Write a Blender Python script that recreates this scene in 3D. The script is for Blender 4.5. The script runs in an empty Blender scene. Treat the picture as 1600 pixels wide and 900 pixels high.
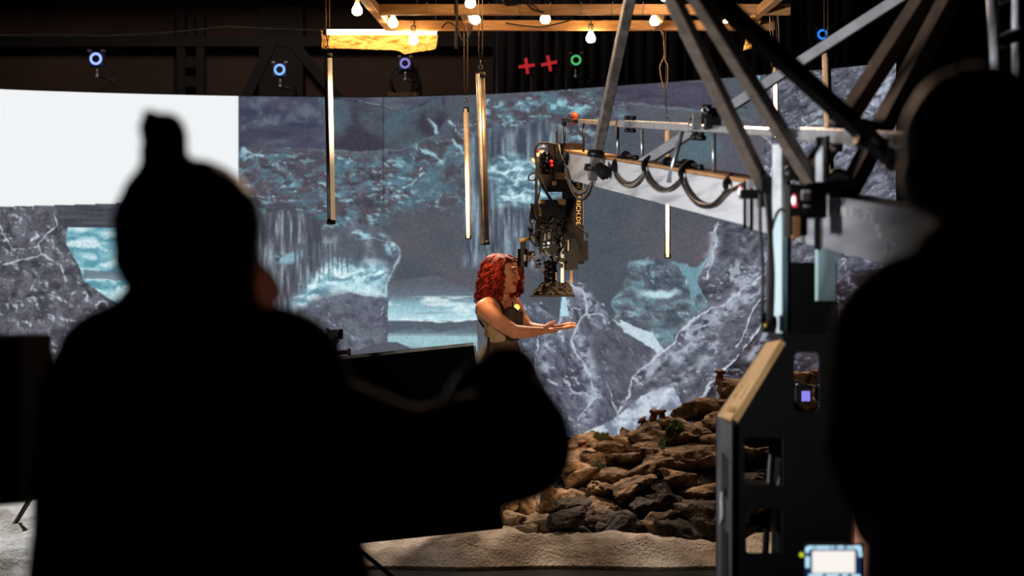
import bpy, bmesh, math, random
import numpy as np
from mathutils import Vector, Matrix, noise as mnoise

# ------------------------------------------------------------------ camera, world, lights, exposure
F = 2667.0            # focal length in pixels of the 1600 px frame (60 mm on a 36 mm sensor)
CAMZ = 1.5
scene = bpy.context.scene
COL = scene.collection
cam_data = bpy.data.cameras.new('camera'); cam = bpy.data.objects.new('camera', cam_data); COL.objects.link(cam)
cam.location = (0, 0, CAMZ); cam.rotation_euler = (math.radians(90), 0, 0)
cam_data.sensor_width = 36.0; cam_data.lens = 60.0
cam_data.clip_start = 0.05; cam_data.clip_end = 200
cam_data.dof.use_dof = True; cam_data.dof.focus_distance = 10.4; cam_data.dof.aperture_fstop = 2.6
scene.camera = cam

world = bpy.data.worlds.new('studio_dark'); scene.world = world; world.use_nodes = True
world.node_tree.nodes['Background'].inputs[0].default_value = (0.5, 0.42, 0.36, 1)
world.node_tree.nodes['Background'].inputs[1].default_value = 0.0015

scene.view_settings.view_transform = 'Standard'
scene.view_settings.look = 'None'
scene.view_settings.gamma = 1.0
scene.view_settings.use_curve_mapping = False
scene.view_settings.exposure = 0.0
scene.cycles.use_denoising = True
scene.cycles.max_bounces = 6
scene.cycles.sample_clamp_indirect = 3.0
scene.cycles.sample_clamp_direct = 0.0

def light(name, kind, loc, target, energy, color, **kw):
    d = bpy.data.lights.new(name, kind); d.energy = energy; d.color = color
    for k, v in kw.items(): setattr(d, k, v)
    o = bpy.data.objects.new(name, d); COL.objects.link(o); o.location = loc
    v = Vector(target) - Vector(loc)
    o.rotation_euler = v.to_track_quat('-Z', 'Y').to_euler()
    return o
WARM = (1.0, 0.62, 0.32)
# unseen lamps added to light the set, crane and onlookers
light('added_key_light', 'SPOT', (1.5, 8.2, 4.6), (-0.1, 10.3, 1.35), 1750, WARM, spot_size=math.radians(27), spot_blend=0.6, shadow_soft_size=0.18)  # unseen warm spot added for the woman
light('added_face_fill', 'SPOT', (0.75, 6.6, 1.3), (0.0, 10.1, 1.5), 130, (1.0, 0.68, 0.42), spot_size=math.radians(17), spot_blend=0.7, shadow_soft_size=0.15)  # unseen low fill spot added for her face
light('added_hair_rim', 'SPOT', (-1.3, 12.2, 4.4), (0.0, 10.2, 1.5), 420, WARM, spot_size=math.radians(22), spot_blend=0.6, shadow_soft_size=0.12)  # unseen spot added for a warm rim on her hair
light('added_top_light', 'SPOT', (1.0, 13.4, 5.6), (0.9, 10.5, 0.4), 1000, (1.0, 0.74, 0.54), spot_size=math.radians(46), spot_blend=0.6, shadow_soft_size=0.15)  # unseen spot added above and behind the rocks
light('added_floor_light', 'SPOT', (-1.5, 13.2, 4.9), (-0.5, 9.6, 0.0), 620, (1.0, 0.86, 0.74), spot_size=math.radians(36), spot_blend=0.6, shadow_soft_size=0.2)  # unseen spot added to brighten the fur
light('added_crane_fill', 'SPOT', (-4.4, 3.7, 1.25), (0.9, 7.0, 2.35), 1500, (0.96, 0.97, 1.0), spot_size=math.radians(47), spot_blend=0.6, shadow_soft_size=0.3)  # unseen fill added to brighten beam, struts and masts
light('added_onlooker_rim', 'SPOT', (0.1, 9.3, 3.6), (0.25, 2.2, 1.65), 260, (1.0, 0.66, 0.46), spot_size=math.radians(50), spot_blend=0.6, shadow_soft_size=0.15)  # unseen spot added for warm rims on the onlookers
light('added_left_floor_fill', 'SPOT', (-3.6, 12.5, 5.0), (-3.1, 9.2, 0.0), 2300, (0.86, 0.94, 1.0), spot_size=math.radians(40), spot_blend=0.6, shadow_soft_size=0.2)  # unseen cool spot added to brighten the fur at the left edge
light('added_wall_wash', 'AREA', (-2.5, 15.3, 5.9), (-2.8, 20.4, 4.2), 60, (1.0, 0.76, 0.64), shape='SQUARE', size=1.0)  # unseen area light added to lift the back wall

# ------------------------------------------------------------------ helpers
def P(px, py, d):
    return Vector(((px - 800) * d / F, d, CAMZ + (450 - py) * d / F))
def lin(c):
    return tuple(((v / 255) / 12.92 if v / 255 <= 0.04045 else ((v / 255 + 0.055) / 1.055) ** 2.4) for v in c)
MATS = {}
def mat(name, c, rough=0.6, metal=0.0, c2=None, scale=12.0, bump=0.0, bscale=None, emit=None, estr=0.0, sheen=0.0, stretch=None, bdist=0.02, spec=0.5, detail=6.0, contrast=(0.35, 0.65)):
    if name in MATS: return MATS[name]
    m = bpy.data.materials.new(name); m.use_nodes = True; nt = m.node_tree; N = nt.nodes; L = nt.links
    b = N['Principled BSDF']
    b.inputs['Roughness'].default_value = rough; b.inputs['Metallic'].default_value = metal
    b.inputs['Specular IOR Level'].default_value = spec
    if sheen: b.inputs['Sheen Weight'].default_value = sheen; b.inputs['Sheen Roughness'].default_value = 0.4
    tc = N.new('ShaderNodeTexCoord'); mp = N.new('ShaderNodeMapping'); L.new(tc.outputs['Object'], mp.inputs[0])
    if stretch: mp.inputs['Scale'].default_value = stretch
    nz = N.new('ShaderNodeTexNoise'); nz.inputs['Scale'].default_value = scale; nz.inputs['Detail'].default_value = detail
    L.new(mp.outputs[0], nz.inputs['Vector'])
    rp = N.new('ShaderNodeValToRGB'); c2 = c2 or tuple(v * 0.75 for v in c)
    rp.color_ramp.elements[0].position = contrast[0]; rp.color_ramp.elements[1].position = contrast[1]
    rp.color_ramp.elements[0].color = (*lin(c2), 1); rp.color_ramp.elements[1].color = (*lin(c), 1)
    L.new(nz.outputs[0], rp.inputs[0]); L.new(rp.outputs[0], b.inputs['Base Color'])
    if bump:
        n2 = N.new('ShaderNodeTexNoise'); n2.inputs['Scale'].default_value = bscale or scale * 3; n2.inputs['Detail'].default_value = 8
        L.new(mp.outputs[0], n2.inputs['Vector'])
        bp = N.new('ShaderNodeBump'); bp.inputs['Strength'].default_value = bump; bp.inputs['Distance'].default_value = bdist
        L.new(n2.outputs[0], bp.inputs['Height']); L.new(bp.outputs[0], b.inputs['Normal'])
    if emit:
        b.inputs['Emission Color'].default_value = (*lin(emit), 1); b.inputs['Emission Strength'].default_value = estr
    MATS[name] = m
    return m

class MB:
    """collects verts / faces in world coordinates"""
    def __init__(s): s.v = []; s.f = []; s.sm = []
    def add(s, vs, fs, smooth=False):
        o = len(s.v); s.v += [tuple(v) for v in vs]; s.f += [tuple(i + o for i in f) for f in fs]; s.sm += [smooth] * len(fs); return s
    def hexa(s, p):   # 8 corners: bottom 4 (ccw), top 4
        return s.add(p, [(3, 2, 1, 0), (4, 5, 6, 7), (0, 1, 5, 4), (1, 2, 6, 5), (2, 3, 7, 6), (3, 0, 4, 7)])
    def box(s, lo, hi):
        x0, y0, z0 = lo; x1, y1, z1 = hi
        return s.hexa([(x0, y0, z0), (x1, y0, z0), (x1, y1, z0), (x0, y1, z0), (x0, y0, z1), (x1, y0, z1), (x1, y1, z1), (x0, y1, z1)])
    def pbox(s, a, b, c, e, d, dep):   # box whose front face covers the pixel rectangle a,b - c,e at depth d
        p = P(a, e, d); q = P(c, b, d)
        return s.box((p.x, d, p.z), (q.x, d + dep, q.z))
    def frame(s, p, q, roll=0.0, up=(0, 0, 1)):
        p = Vector(p); q = Vector(q); a = (q - p).normalized(); u = Vector(up)
        if abs(a.dot(u)) > 0.98: u = Vector((0, 1, 0))
        x = a.cross(u).normalized(); y = x.cross(a).normalized()
        if roll: r = Matrix.Rotation(roll, 3, a); x = r @ x; y = r @ y
        return p, q, a, x, y
    def bar(s, p, q, w, h, roll=0.0, hollow=False):
        p, q, a, x, y = s.frame(p, q, roll)
        c = [(-w / 2, -h / 2), (w / 2, -h / 2), (w / 2, h / 2), (-w / 2, h / 2)]
        return s.hexa([p + x * i + y * j for i, j in c] + [q + x * i + y * j for i, j in c])
    def bevbar(s, p, q, w, h, bv, roll=0.0):
        p, q, a, x, y = s.frame(p, q, roll)
        w2, h2 = w / 2, h / 2
        c = [(-w2 + bv, -h2), (w2 - bv, -h2), (w2, -h2 + bv), (w2, h2 - bv), (w2 - bv, h2), (-w2 + bv, h2), (-w2, h2 - bv), (-w2, -h2 + bv)]
        n = 8
        vs = [p + x * i + y * j for i, j in c] + [q + x * i + y * j for i, j in c]
        return s.add(vs, [tuple(reversed(range(n)))] + [tuple(range(n, 2 * n))] + [(k, (k + 1) % n, n + (k + 1) % n, n + k) for k in range(n)])
    def cyl(s, p, q, r, r2=None, n=16, caps=True):
        r2 = r if r2 is None else r2
        p, q, a, x, y = s.frame(p, q)
        vs = []
        for c, rr in ((p, r), (q, r2)):
            vs += [c + x * math.cos(2 * math.pi * k / n) * rr + y * math.sin(2 * math.pi * k / n) * rr for k in range(n)]
        s.add(vs, [(k, (k + 1) % n, n + (k + 1) % n, n + k) for k in range(n)], True)
        if caps: s.add(vs, [tuple(reversed(range(n))), tuple(range(n, 2 * n))])
        return s
    def tube(s, pts, r, n=8):
        pts = [Vector(p) for p in pts]; vs = []; m = len(pts)
        rr = r if hasattr(r, '__len__') else [r] * m
        x = None
        for i, p in enumerate(pts):
            a = (pts[min(i + 1, m - 1)] - pts[max(i - 1, 0)])
            if a.length < 1e-9: a = Vector((0, 0, 1))
            a.normalize()
            if x is None:
                u = Vector((0, 0, 1)) if abs(a.z) < 0.9 else Vector((0, 1, 0)); x = a.cross(u).normalized()
            else:
                x = (x - a * x.dot(a)); x.normalize()
            y = a.cross(x)
            vs += [p + (x * math.cos(2 * math.pi * k / n) + y * math.sin(2 * math.pi * k / n)) * rr[i] for k in range(n)]
        fs = [(i * n + k, i * n + (k + 1) % n, (i + 1) * n + (k + 1) % n, (i + 1) * n + k) for i in range(m - 1) for k in range(n)]
        s.add(vs, fs, True)
        return s.add(vs, [tuple(reversed(range(n))), tuple(range((m - 1) * n, m * n))])
    def lathe(s, base, axis, prof, n=20):   # prof = [(along, radius)]
        p, q, a, x, y = s.frame(base, Vector(base) + Vector(axis))
        vs = []
        for t, r in prof:
            vs += [p + a * t + (x * math.cos(2 * math.pi * k / n) + y * math.sin(2 * math.pi * k / n)) * max(r, 1e-5) for k in range(n)]
        m = len(prof)
        fs = [(i * n + k, i * n + (k + 1) % n, (i + 1) * n + (k + 1) % n, (i + 1) * n + k) for i in range(m - 1) for k in range(n)]
        s.add(vs, fs, True)
        return s.add(vs, [tuple(reversed(range(n))), tuple(range((m - 1) * n, m * n))])
    def ring(s, c, axis, R, r, n=28, k=8):
        p, q, a, x, y = s.frame(c, Vector(c) + Vector(axis)); pts = []
        vs = []; fs = []
        for i in range(n):
            t = 2 * math.pi * i / n; d = x * math.cos(t) + y * math.sin(t)
            for j in range(k):
                w = 2 * math.pi * j / k
                vs.append(p + d * (R + r * math.cos(w)) + a * (r * math.sin(w)))
        for i in range(n):
            for j in range(k):
                fs.append((i * k + j, ((i + 1) % n) * k + j, ((i + 1) % n) * k + (j + 1) % k, i * k + (j + 1) % k))
        return s.add(vs, fs, True)
    def ball(s, c, r, n=14, m=10, sc=(1, 1, 1)):
        c = Vector(c); vs = []; fs = []
        for i in range(m + 1):
            t = math.pi * i / m
            for k in range(n):
                w = 2 * math.pi * k / n
                vs.append((c.x + r * sc[0] * math.sin(t) * math.cos(w), c.y + r * sc[1] * math.sin(t) * math.sin(w), c.z - r * sc[2] * math.cos(t)))
        for i in range(m):
            for k in range(n):
                fs.append((i * n + k, i * n + (k + 1) % n, (i + 1) * n + (k + 1) % n, (i + 1) * n + k))
        return s.add(vs, fs, True)
    def build(s, name, m, parent=None, origin=None):
        org = ORG.get(parent.name, Vector((0, 0, 0))) if parent else Vector(origin or (0, 0, 0))
        me = bpy.data.meshes.new(name)
        me.from_pydata([(v[0] - org.x, v[1] - org.y, v[2] - org.z) for v in s.v], [], s.f)
        me.polygons.foreach_set('use_smooth', s.sm); me.update()
        return link_mesh(name, me, m, parent, org)
ORG = {}
def link_mesh(name, me, m, parent, org):
    bm = bmesh.new(); bm.from_mesh(me); bmesh.ops.remove_doubles(bm, verts=bm.verts, dist=1e-6)
    bmesh.ops.recalc_face_normals(bm, faces=bm.faces); bm.to_mesh(me); bm.free()
    o = bpy.data.objects.new(name, me); COL.objects.link(o)
    me.materials.append(m)
    if parent: o.parent = parent
    else: o.location = org
    ORG[o.name] = Vector(org)
    return o
def tag(o, label, cat, group=None, kind=None):
    o['label'] = label; o['category'] = cat
    if group: o['group'] = group
    if kind: o['kind'] = kind
    return o
def struct(o): o['kind'] = 'structure'; return o
def thing(name, loc, label, cat, group=None):
    o = bpy.data.objects.new(name, None); COL.objects.link(o); o.location = loc; o.empty_display_size = 0.05
    ORG[o.name] = Vector(loc)
    return tag(o, label, cat, group)
def dup(root, loc, label, group=None):
    def cp(o, par):
        c = o.copy(); COL.objects.link(c)
        if par: c.parent = par
        for ch in [x for x in bpy.data.objects if x.parent == o]: cp(ch, c)
        return c
    r = cp(root, None); r.location = loc; r['label'] = label
    if group: r['group'] = group
    ORG[r.name] = Vector(loc)
    return r
def plate(polys, to3d, thick_vec, name, m, parent=None, origin=None):
    """flat panel with holes: polys[0] outline, rest holes, 2D points mapped by to3d, pushed along thick_vec"""
    cu = bpy.data.curves.new('t', 'CURVE'); cu.dimensions = '2D'; cu.fill_mode = 'BOTH'
    for pl in polys:
        sp = cu.splines.new('POLY'); sp.points.add(len(pl) - 1)
        for i, (x, y) in enumerate(pl): sp.points[i].co = (x, y, 0, 1)
        sp.use_cyclic_u = True
    ob = bpy.data.objects.new('t', cu); COL.objects.link(ob)
    bpy.context.view_layer.update()
    me = bpy.data.meshes.new_from_object(ob.evaluated_get(bpy.context.evaluated_depsgraph_get()))
    bpy.data.objects.remove(ob); bpy.data.curves.remove(cu)
    bm = bmesh.new(); bm.from_mesh(me); bmesh.ops.remove_doubles(bm, verts=bm.verts, dist=1e-6)
    for v in bm.verts: v.co = to3d(v.co.x, v.co.y)
    r = bmesh.ops.extrude_face_region(bm, geom=list(bm.faces))
    for v in [g for g in r['geom'] if isinstance(g, bmesh.types.BMVert)]: v.co += Vector(thick_vec)
    org = ORG.get(parent.name, Vector((0, 0, 0))) if parent else Vector(origin or (0, 0, 0))
    for v in bm.verts: v.co -= org
    bm.to_mesh(me); bm.free()
    return link_mesh(name, me, m, parent, org)
def capsule(mb, p, r1, q, r2, n=18, m=6):
    p = Vector(p); q = Vector(q); Lh = (q - p).length
    prof = [(-r1 * math.cos(t), r1 * math.sin(t)) for t in [math.pi / 2 * i / m for i in range(m + 1)]]
    prof += [(Lh + r2 * math.sin(t), r2 * math.cos(t)) for t in [math.pi / 2 * i / m for i in range(m + 1)]]
    mb.lathe(p, q - p, [(a, b) for a, b in prof], n)
def ellipsoid(mb, c, r, rot=None):
    t = MB(); t.ball((0, 0, 0), 1.0, 20, 14, r)
    R = rot or Matrix.Identity(3); c = Vector(c)
    mb.add([c + R @ Vector(v) for v in t.v], t.f, True)
def fuse(mb, name, voxel, m, parent=None, origin=None, smooth=4, disp=None):
    """one continuous skin over the collected volumes"""
    org = ORG.get(parent.name, Vector((0, 0, 0))) if parent else Vector(origin or (0, 0, 0))
    me = bpy.data.meshes.new(name); me.from_pydata([tuple(Vector(v) - org) for v in mb.v], [], mb.f)
    ob = bpy.data.objects.new('t', me); COL.objects.link(ob)
    rm = ob.modifiers.new('r', 'REMESH'); rm.mode = 'VOXEL'; rm.voxel_size = voxel; rm.use_smooth_shade = True
    if smooth:
        s = ob.modifiers.new('s', 'SMOOTH'); s.iterations = smooth; s.factor = 0.5
    bpy.context.view_layer.update()
    m2 = bpy.data.meshes.new_from_object(ob.evaluated_get(bpy.context.evaluated_depsgraph_get()))
    bpy.data.objects.remove(ob)
    if disp:
        for v in m2.vertices: v.co += disp(v.co + org, v.normal)
    m2.name = name
    return link_mesh(name, m2, m, parent, org)
def catmull(pts, n=8):
    pts = [Vector(p) for p in pts]; out = []
    for i in range(len(pts) - 1):
        p0 = pts[max(i - 1, 0)]; p1 = pts[i]; p2 = pts[i + 1]; p3 = pts[min(i + 2, len(pts) - 1)]
        for k in range(n):
            t = k / n
            out.append(0.5 * ((2 * p1) + (-p0 + p2) * t + (2 * p0 - 5 * p1 + 4 * p2 - p3) * t * t + (-p0 + 3 * p1 - 3 * p2 + p3) * t ** 3))
    out.append(pts[-1]); return out

# ------------------------------------------------------------------ materials
M_BLACK = mat('matte_black', (16, 15, 15), 0.75, spec=0.2)
M_BLACKMETAL = mat('black_metal', (28, 27, 27), 0.45, 0.2)
M_RUBBER = mat('black_rubber', (12, 12, 12), 0.6)
M_ALU = mat('aluminium', (205, 208, 212), 0.32, 0.75, (170, 172, 178), 30)
VB = mat('deep_black_cloth', (5, 5, 5), .95, spec=.02)
M_CHROME = mat('chrome', (190, 190, 195), 0.18, 1.0)
M_DARKBAR = mat('grey_steel_bar', (140, 126, 114), 0.5, 0.2, (112, 102, 92), 25)
M_WHITEPAINT = mat('scuffed_white_paint', (226, 226, 228), 0.5, 0.0, (176, 176, 180), 7, stretch=(1, 0.25, 3.5), contrast=(0.3, 0.5))
M_WOODTOP = mat('raw_wood', (205, 150, 98), 0.6, 0.0, (176, 122, 74), 10, stretch=(6, 1, 6))
M_TIMBER = mat('timber', (214, 160, 104), 0.6, 0.0, (186, 130, 78), 9, stretch=(1, 8, 10))
M_CABLE = mat('cable_black', (22, 20, 20), 0.5)
M_CABLEGREY = mat('cable_grey', (150, 140, 130), 0.5)
M_SKIN = mat('skin', (226, 160, 128), 0.5, 0.0, (214, 142, 112), 20, sheen=0.1)
M_RED = mat('red_plastic', (190, 20, 25), 0.4)
M_YELLOW = mat('yellow_label', (214, 168, 90), 0.6)
# ------------------------------------------------------------------ the room
WALLC = mat('dark_plaster', (88, 70, 60), 0.9, 0.0, (70, 56, 50), 1.2, bump=0.05)
CEILC = mat('black_ceiling', (14, 14, 15), 0.95, spec=0.1)
FLOORC = mat('black_studio_floor', (9, 9, 9), 0.8, 0.0, (6, 6, 6), 3, spec=0.1)
b = MB(); b.box((-11, -3, -0.1), (11, 21, 0)); struct(b.build('floor', FLOORC))
b = MB(); b.box((-11, -3, 6.5), (11, 21, 6.6)); struct(b.build('ceiling', CEILC))
b = MB(); b.box((-11, 20.4, 0), (11, 20.6, 6.5)); struct(b.build('wall_back', WALLC))
BW = mat('black_wall', (16, 15, 15), 0.95, spec=0.1)
b = MB(); b.box((-11.1, -3, 0), (-11, 21, 6.5)); struct(b.build('wall_left', BW))
b = MB(); b.box((11, -3, 0), (11.1, 21, 6.5)); struct(b.build('wall_right', BW))
b = MB(); b.box((-11, -3.1, 0), (11, -3, 6.5)); struct(b.build('wall_front', BW))

# steel columns, beam and brace on the back wall above the screen
STEEL = mat('dark_structural_steel', (11, 11, 13), 0.7)
D = 20.2
def wallbar(x0, y0, x1, y1, w, name):
    b = MB(); b.bar(P(x0, y0, D), P(x1, y1, D), w, 0.12); o = b.build(name, STEEL); return struct(o)
wallbar(0, 66, 1600, 66, 0.16, 'trim_1')
for i, x in enumerate((284, 314)): wallbar(x, 20, x, 330, 0.10, 'trim_%d' % (2 + i))
for i, y in enumerate((98, 128)): wallbar(278, y, 318, y, 0.05, 'trim_%d' % (4 + i))
wallbar(378, 170, 430, 60, 0.20, 'trim_6'); wallbar(440, 10, 440, 330, 0.52, 'trim_7'); wallbar(542, 170, 460, 70, 0.20, 'trim_8')
b = MB(); b.box((-11, 18.6, 5.05), (11, 20.3, 5.2)); struct(b.build('trim_9', CEILC))
b = MB()
# dark curtain hung above the screen, with folds
x0, x1 = P(770, 0, 18.9).x, P(1330, 0, 18.9).x; n = 260
for i in range(n + 1):
    x = x0 + (x1 - x0) * i / n
    y = 18.9 + 0.05 * math.sin(i * 0.75) + 0.03 * math.sin(i * 0.31 + 1)
    b.v += [(x, y, 3.1), (x + 0.02 * math.sin(i), y, 5.0)]
for i in range(n): b.f.append((2 * i, 2 * i + 2, 2 * i + 3, 2 * i + 1)); b.sm.append(True)
cur = b.build('stage_curtain', mat('navy_velvet', (20, 20, 30), 0.9, sheen=0.3))
tag(cur, 'dark navy pleated curtain hanging above the led screen behind the red crosses', 'curtain')
mod = cur.modifiers.new('thick', 'SOLIDIFY'); mod.thickness = 0.012

# two red tape crosses on the curtain
REDT = mat('red_tape_glowing', (255, 50, 50), 0.6, emit=(230, 50, 60), estr=0.42)  # tape is no lamp; a glow is put into its material
for k, (cx, cy, an, lb) in enumerate(((823, 103, 0.12, 'red cross mark on the dark curtain, the one nearer the gold foil'), (858, 99, 0.2, 'red cross mark on the dark curtain, beside the green ringed camera'))):
    b = MB(); c = P(cx, cy, 18.81); r = 12.5 * 18.81 / F
    for t in (an, an + math.pi / 2):
        d = Vector((math.cos(t), 0, math.sin(t))) * r
        b.bar(c - d, c + d, *((0.006, 0.034) if t == an else (0.034, 0.0065)))
    tag(b.build('tape_cross', REDT, origin=c), lb, 'cross', 'red crosses on the curtain')

# ------------------------------------------------------------------ the curved LED wall and the picture it shows
ctrl = [(-330, 15.3), (-60, 17.0), (0, 17.2), (185, 17.55), (370, 17.8), (600, 17.95), (800, 17.55), (1000, 16.75), (1180, 16.1), (1400, 15.12)]
cx = np.array([c[0] for c in ctrl], float); cd = np.array([c[1] for c in ctrl], float)
TOP = 3.5
def smooth_interp(x):
    y = np.interp(x, cx, cd); k = np.zeros_like(y); 
    for s in (-60, -30, 0, 30, 60): k += np.interp(np.clip(x + s, cx[0], cx[-1]), cx, cd)
    return np.where((x < -250) | (x > 1330), y, k / 5)
NU, NV = 1300, 400
U = np.linspace(-130, 1400, NU)                     # run of the wall, named by the column where it is seen
DD = smooth_interp(U)
Z = np.linspace(0.0, TOP, NV)
X = np.repeat(U[None, :], NV, 0); DG = np.repeat(DD[None, :], NV, 0); ZG = np.repeat(Z[:, None], NU, 1)
Y = 450 - (ZG - 1.5) * F / DG
rng = np.random.RandomState(7); TAB = rng.rand(512, 512)
def vn(x, y, s=0):
    x = x + s * 17.3; y = y + s * 31.7
    xi = np.floor(x).astype(int); yi = np.floor(y).astype(int); fx = x - xi; fy = y - yi
    fx = fx * fx * (3 - 2 * fx); fy = fy * fy * (3 - 2 * fy)
    g = lambda a, c: TAB[a % 512, c % 512]
    return (g(xi, yi) * (1 - fx) + g(xi + 1, yi) * fx) * (1 - fy) + (g(xi, yi + 1) * (1 - fx) + g(xi + 1, yi + 1) * fx) * fy
def fbm(x, y, s=0, o=5):
    r = 0; a = 0.5; t = 0
    for k in range(o): r = r + a * vn(x, y, s + k * 3); t += a; a *= 0.5; x = x * 2.03; y = y * 2.03
    return r / t
def ridge(x, y, s=0, o=4):
    r = 0; a = 0.5; t = 0
    for k in range(o): r = r + a * (1 - abs(2 * vn(x, y, s + k * 5) - 1)); t += a; a *= 0.5; x = x * 2.1; y = y * 2.1
    return r / t
WX = (fbm(X / 22, Y / 22, 1) - 0.5) * 2; WY = (fbm(X / 22, Y / 22, 2) - 0.5) * 2
def sstep(a, c, v): t = np.clip((v - a) / (c - a), 0, 1); return t * t * (3 - 2 * t)
def poly(pts, warp=5.0):
    x = X + WX * warp; y = Y + WY * warp; ins = np.zeros(X.shape, bool); n = len(pts)
    for i in range(n):
        (xa, ya), (xb, yb) = pts[i], pts[(i + 1) % n]
        if ya == yb: continue
        c = ((ya > y) != (yb > y)) & (x < (xb - xa) * (y - ya) / (yb - ya) + xa); ins ^= c
    return ins.astype(float)
def pline(pts, w, warp=4.0):
    x = X + WX * warp; y = Y + WY * warp; dm = np.full(X.shape, 1e9)
    for (xa, ya), (xb, yb) in zip(pts[:-1], pts[1:]):
        dx, dy = xb - xa, yb - ya; t = np.clip(((x - xa) * dx + (y - ya) * dy) / (dx * dx + dy * dy), 0, 1)
        dm = np.minimum(dm, np.hypot(x - xa - t * dx, y - ya - t * dy))
    w = w * (0.25 + 0.95 * sstep(0.3, 0.75, fin))
    return np.clip(1.3 - dm / w, 0, 1)
def spot(cx_, cy_, rx, ry, warp=10): 
    r = np.hypot((X + WX * warp - cx_) / rx, (Y + WY * warp - cy_) / ry); return sstep(1.0, 0.35, r)
def A(c): return np.array(c, float)[None, None, :]
def soft(m, r):
    for ax in (0, 1):
        k = 2 * r + 1; pad = [(0, 0), (0, 0)]; pad[ax] = (r + 1, r)
        c = np.cumsum(np.pad(m, pad, mode='edge'), axis=ax)
        m = (np.take(c, range(k, c.shape[ax]), ax) - np.take(c, range(0, c.shape[ax] - k), ax)) / k
    return m
def band(pts, w, s=0, warp=8.0, lo=.35, hi=.6):
    x = X + WX * warp; y = Y + WY * warp; dm = np.full(X.shape, 1e9)
    for (xa, ya), (xb, yb) in zip(pts[:-1], pts[1:]):
        dx, dy = xb - xa, yb - ya; t = np.clip(((x - xa) * dx + (y - ya) * dy) / (dx * dx + dy * dy), 0, 1)
        dm = np.minimum(dm, np.hypot(x - xa - t * dx, y - ya - t * dy))
    return np.exp(-(dm / w) ** 2) * sstep(lo, hi, fbm(X / 10 + Y / 30, Y / 8, 400 + s))
I = np.ones(X.shape + (3,)) * A((86, 87, 96))
def mixc(m, c):
    global I
    c = A(c) if isinstance(c, tuple) else c
    I = I * (1 - m[..., None]) + c * m[..., None]
def ramp(v, stops):
    out = np.zeros(v.shape + (3,)); xs = [s[0] for s in stops]
    for k in range(3): out[..., k] = np.interp(v, xs, [s[1][k] for s in stops])
    return out
big = fbm(X / 140, Y / 120, 5); med = fbm(X / 38, Y / 30, 9); fin = fbm(X / 9, Y / 8, 13)
# purplish-grey haze, cyan drift
I = ramp(big, [(0.25, (68, 80, 92)), (0.5, (82, 88, 98)), (0.75, (94, 92, 101))])
mixc(sstep(0.5, 0.75, med) * 0.35, (84, 104, 112))
EMB = 6.5
def emboss(xx, yy, s):
    h = ridge(xx / 30, yy / 26, 300 + s, 5) * 0.6 + fbm(xx / 13, yy / 11, 310 + s, 5) * 0.5
    gy, gx = np.gradient(h); e = gx * 1.0 + gy * 0.9
    return np.clip(e / e.std(), -3, 3)
def rocky(mask, dark, midc, light, s=0, sx=16.0, sy=14.0, vein=0.86, vcol=(196, 204, 220), skew=0.0, vs=34.0):
    xx = X + WX * 9 + Y * skew; yy = Y + WY * 9
    v = fbm(xx / sx, yy / sy, 40 + s, 6)
    v = 0.5 + (v - 0.5) * 1.35
    c = ramp(v, [(0.28, dark), (0.45, midc), (0.56, midc), (0.72, light)])
    r1 = ridge(xx / vs, yy / (vs * 0.8), 60 + s, 3); r2 = ridge(xx / (vs * 0.3), yy / (vs * 0.26), 70 + s, 2)
    em = emboss(X + WX * 5 + Y * skew, Y + WY * 5, s)
    c = c + (em * EMB)[..., None] * A((1, 1, 1.05))
    vm = np.clip(0.75 * sstep(1.0, 2.2, em) * sstep(0.42, 0.6, fbm(X / 34, Y / 34, 84 + s)) + sstep(vein, 0.97, r1) * sstep(0.42, 0.6, fbm(X / 50, Y / 50, 80 + s)) + 0.75 * sstep(0.88, 0.98, r2) * sstep(0.52, 0.66, fbm(X / 28, Y / 28, 82 + s)), 0, 1)
    c = c * (1 - vm[..., None]) + A(vcol) * vm[..., None]
    mixc(mask, c)
# cavern rock, upper left of the picture: mottled with cyan light
zone = poly([(365, 228), (560, 236), (640, 232), (700, 205), (760, 170), (830, 140), (960, 140), (1000, 175), (900, 240), (850, 330), (720, 340), (640, 330), (600, 360), (520, 360), (365, 345)], 12); zone = soft(zone, 7)
rocky(zone, (72, 74, 84), (88, 82, 92), (84, 112, 126), 1, 20, 12, 0.9, (150, 190, 205), 0.3, 40)
m = sstep(0.52, 0.74, fbm((X - Y * 0.4) / 15, Y / 8, 101, 6)); mixc(zone * m * 0.7, (100, 134, 150))
m = sstep(0.64, 0.78, fbm((X - Y * 0.5) / 15, Y / 7, 103, 6)); mixc(zone * m * 0.8, (158, 204, 218)); mixc(zone * (0.4 * sstep(.4, .7, fbm(X / 60, Y / 40, 107))), (76, 80, 90))
def streaks(mask, s, n=0.9, sc=1.0, col=(190, 214, 226)):
    r = ridge((X * 0.78 + Y * 0.62) / (26 * sc) , (Y * 0.78 - X * 0.62) / (4.5 * sc) if False else (X * 0.62 + Y * 0.78) / (5 * sc) * 0 + (Y + X * 0.9) / (7 * sc), s, 2)
    mixc(mask * sstep(n, 0.985, r) * sstep(0.5, 0.64, fbm(X / 16, Y / 16, s + 4)), col)
streaks(zone * poly([(500, 270), (640, 240), (700, 330), (560, 360)], 8), 111)
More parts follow.
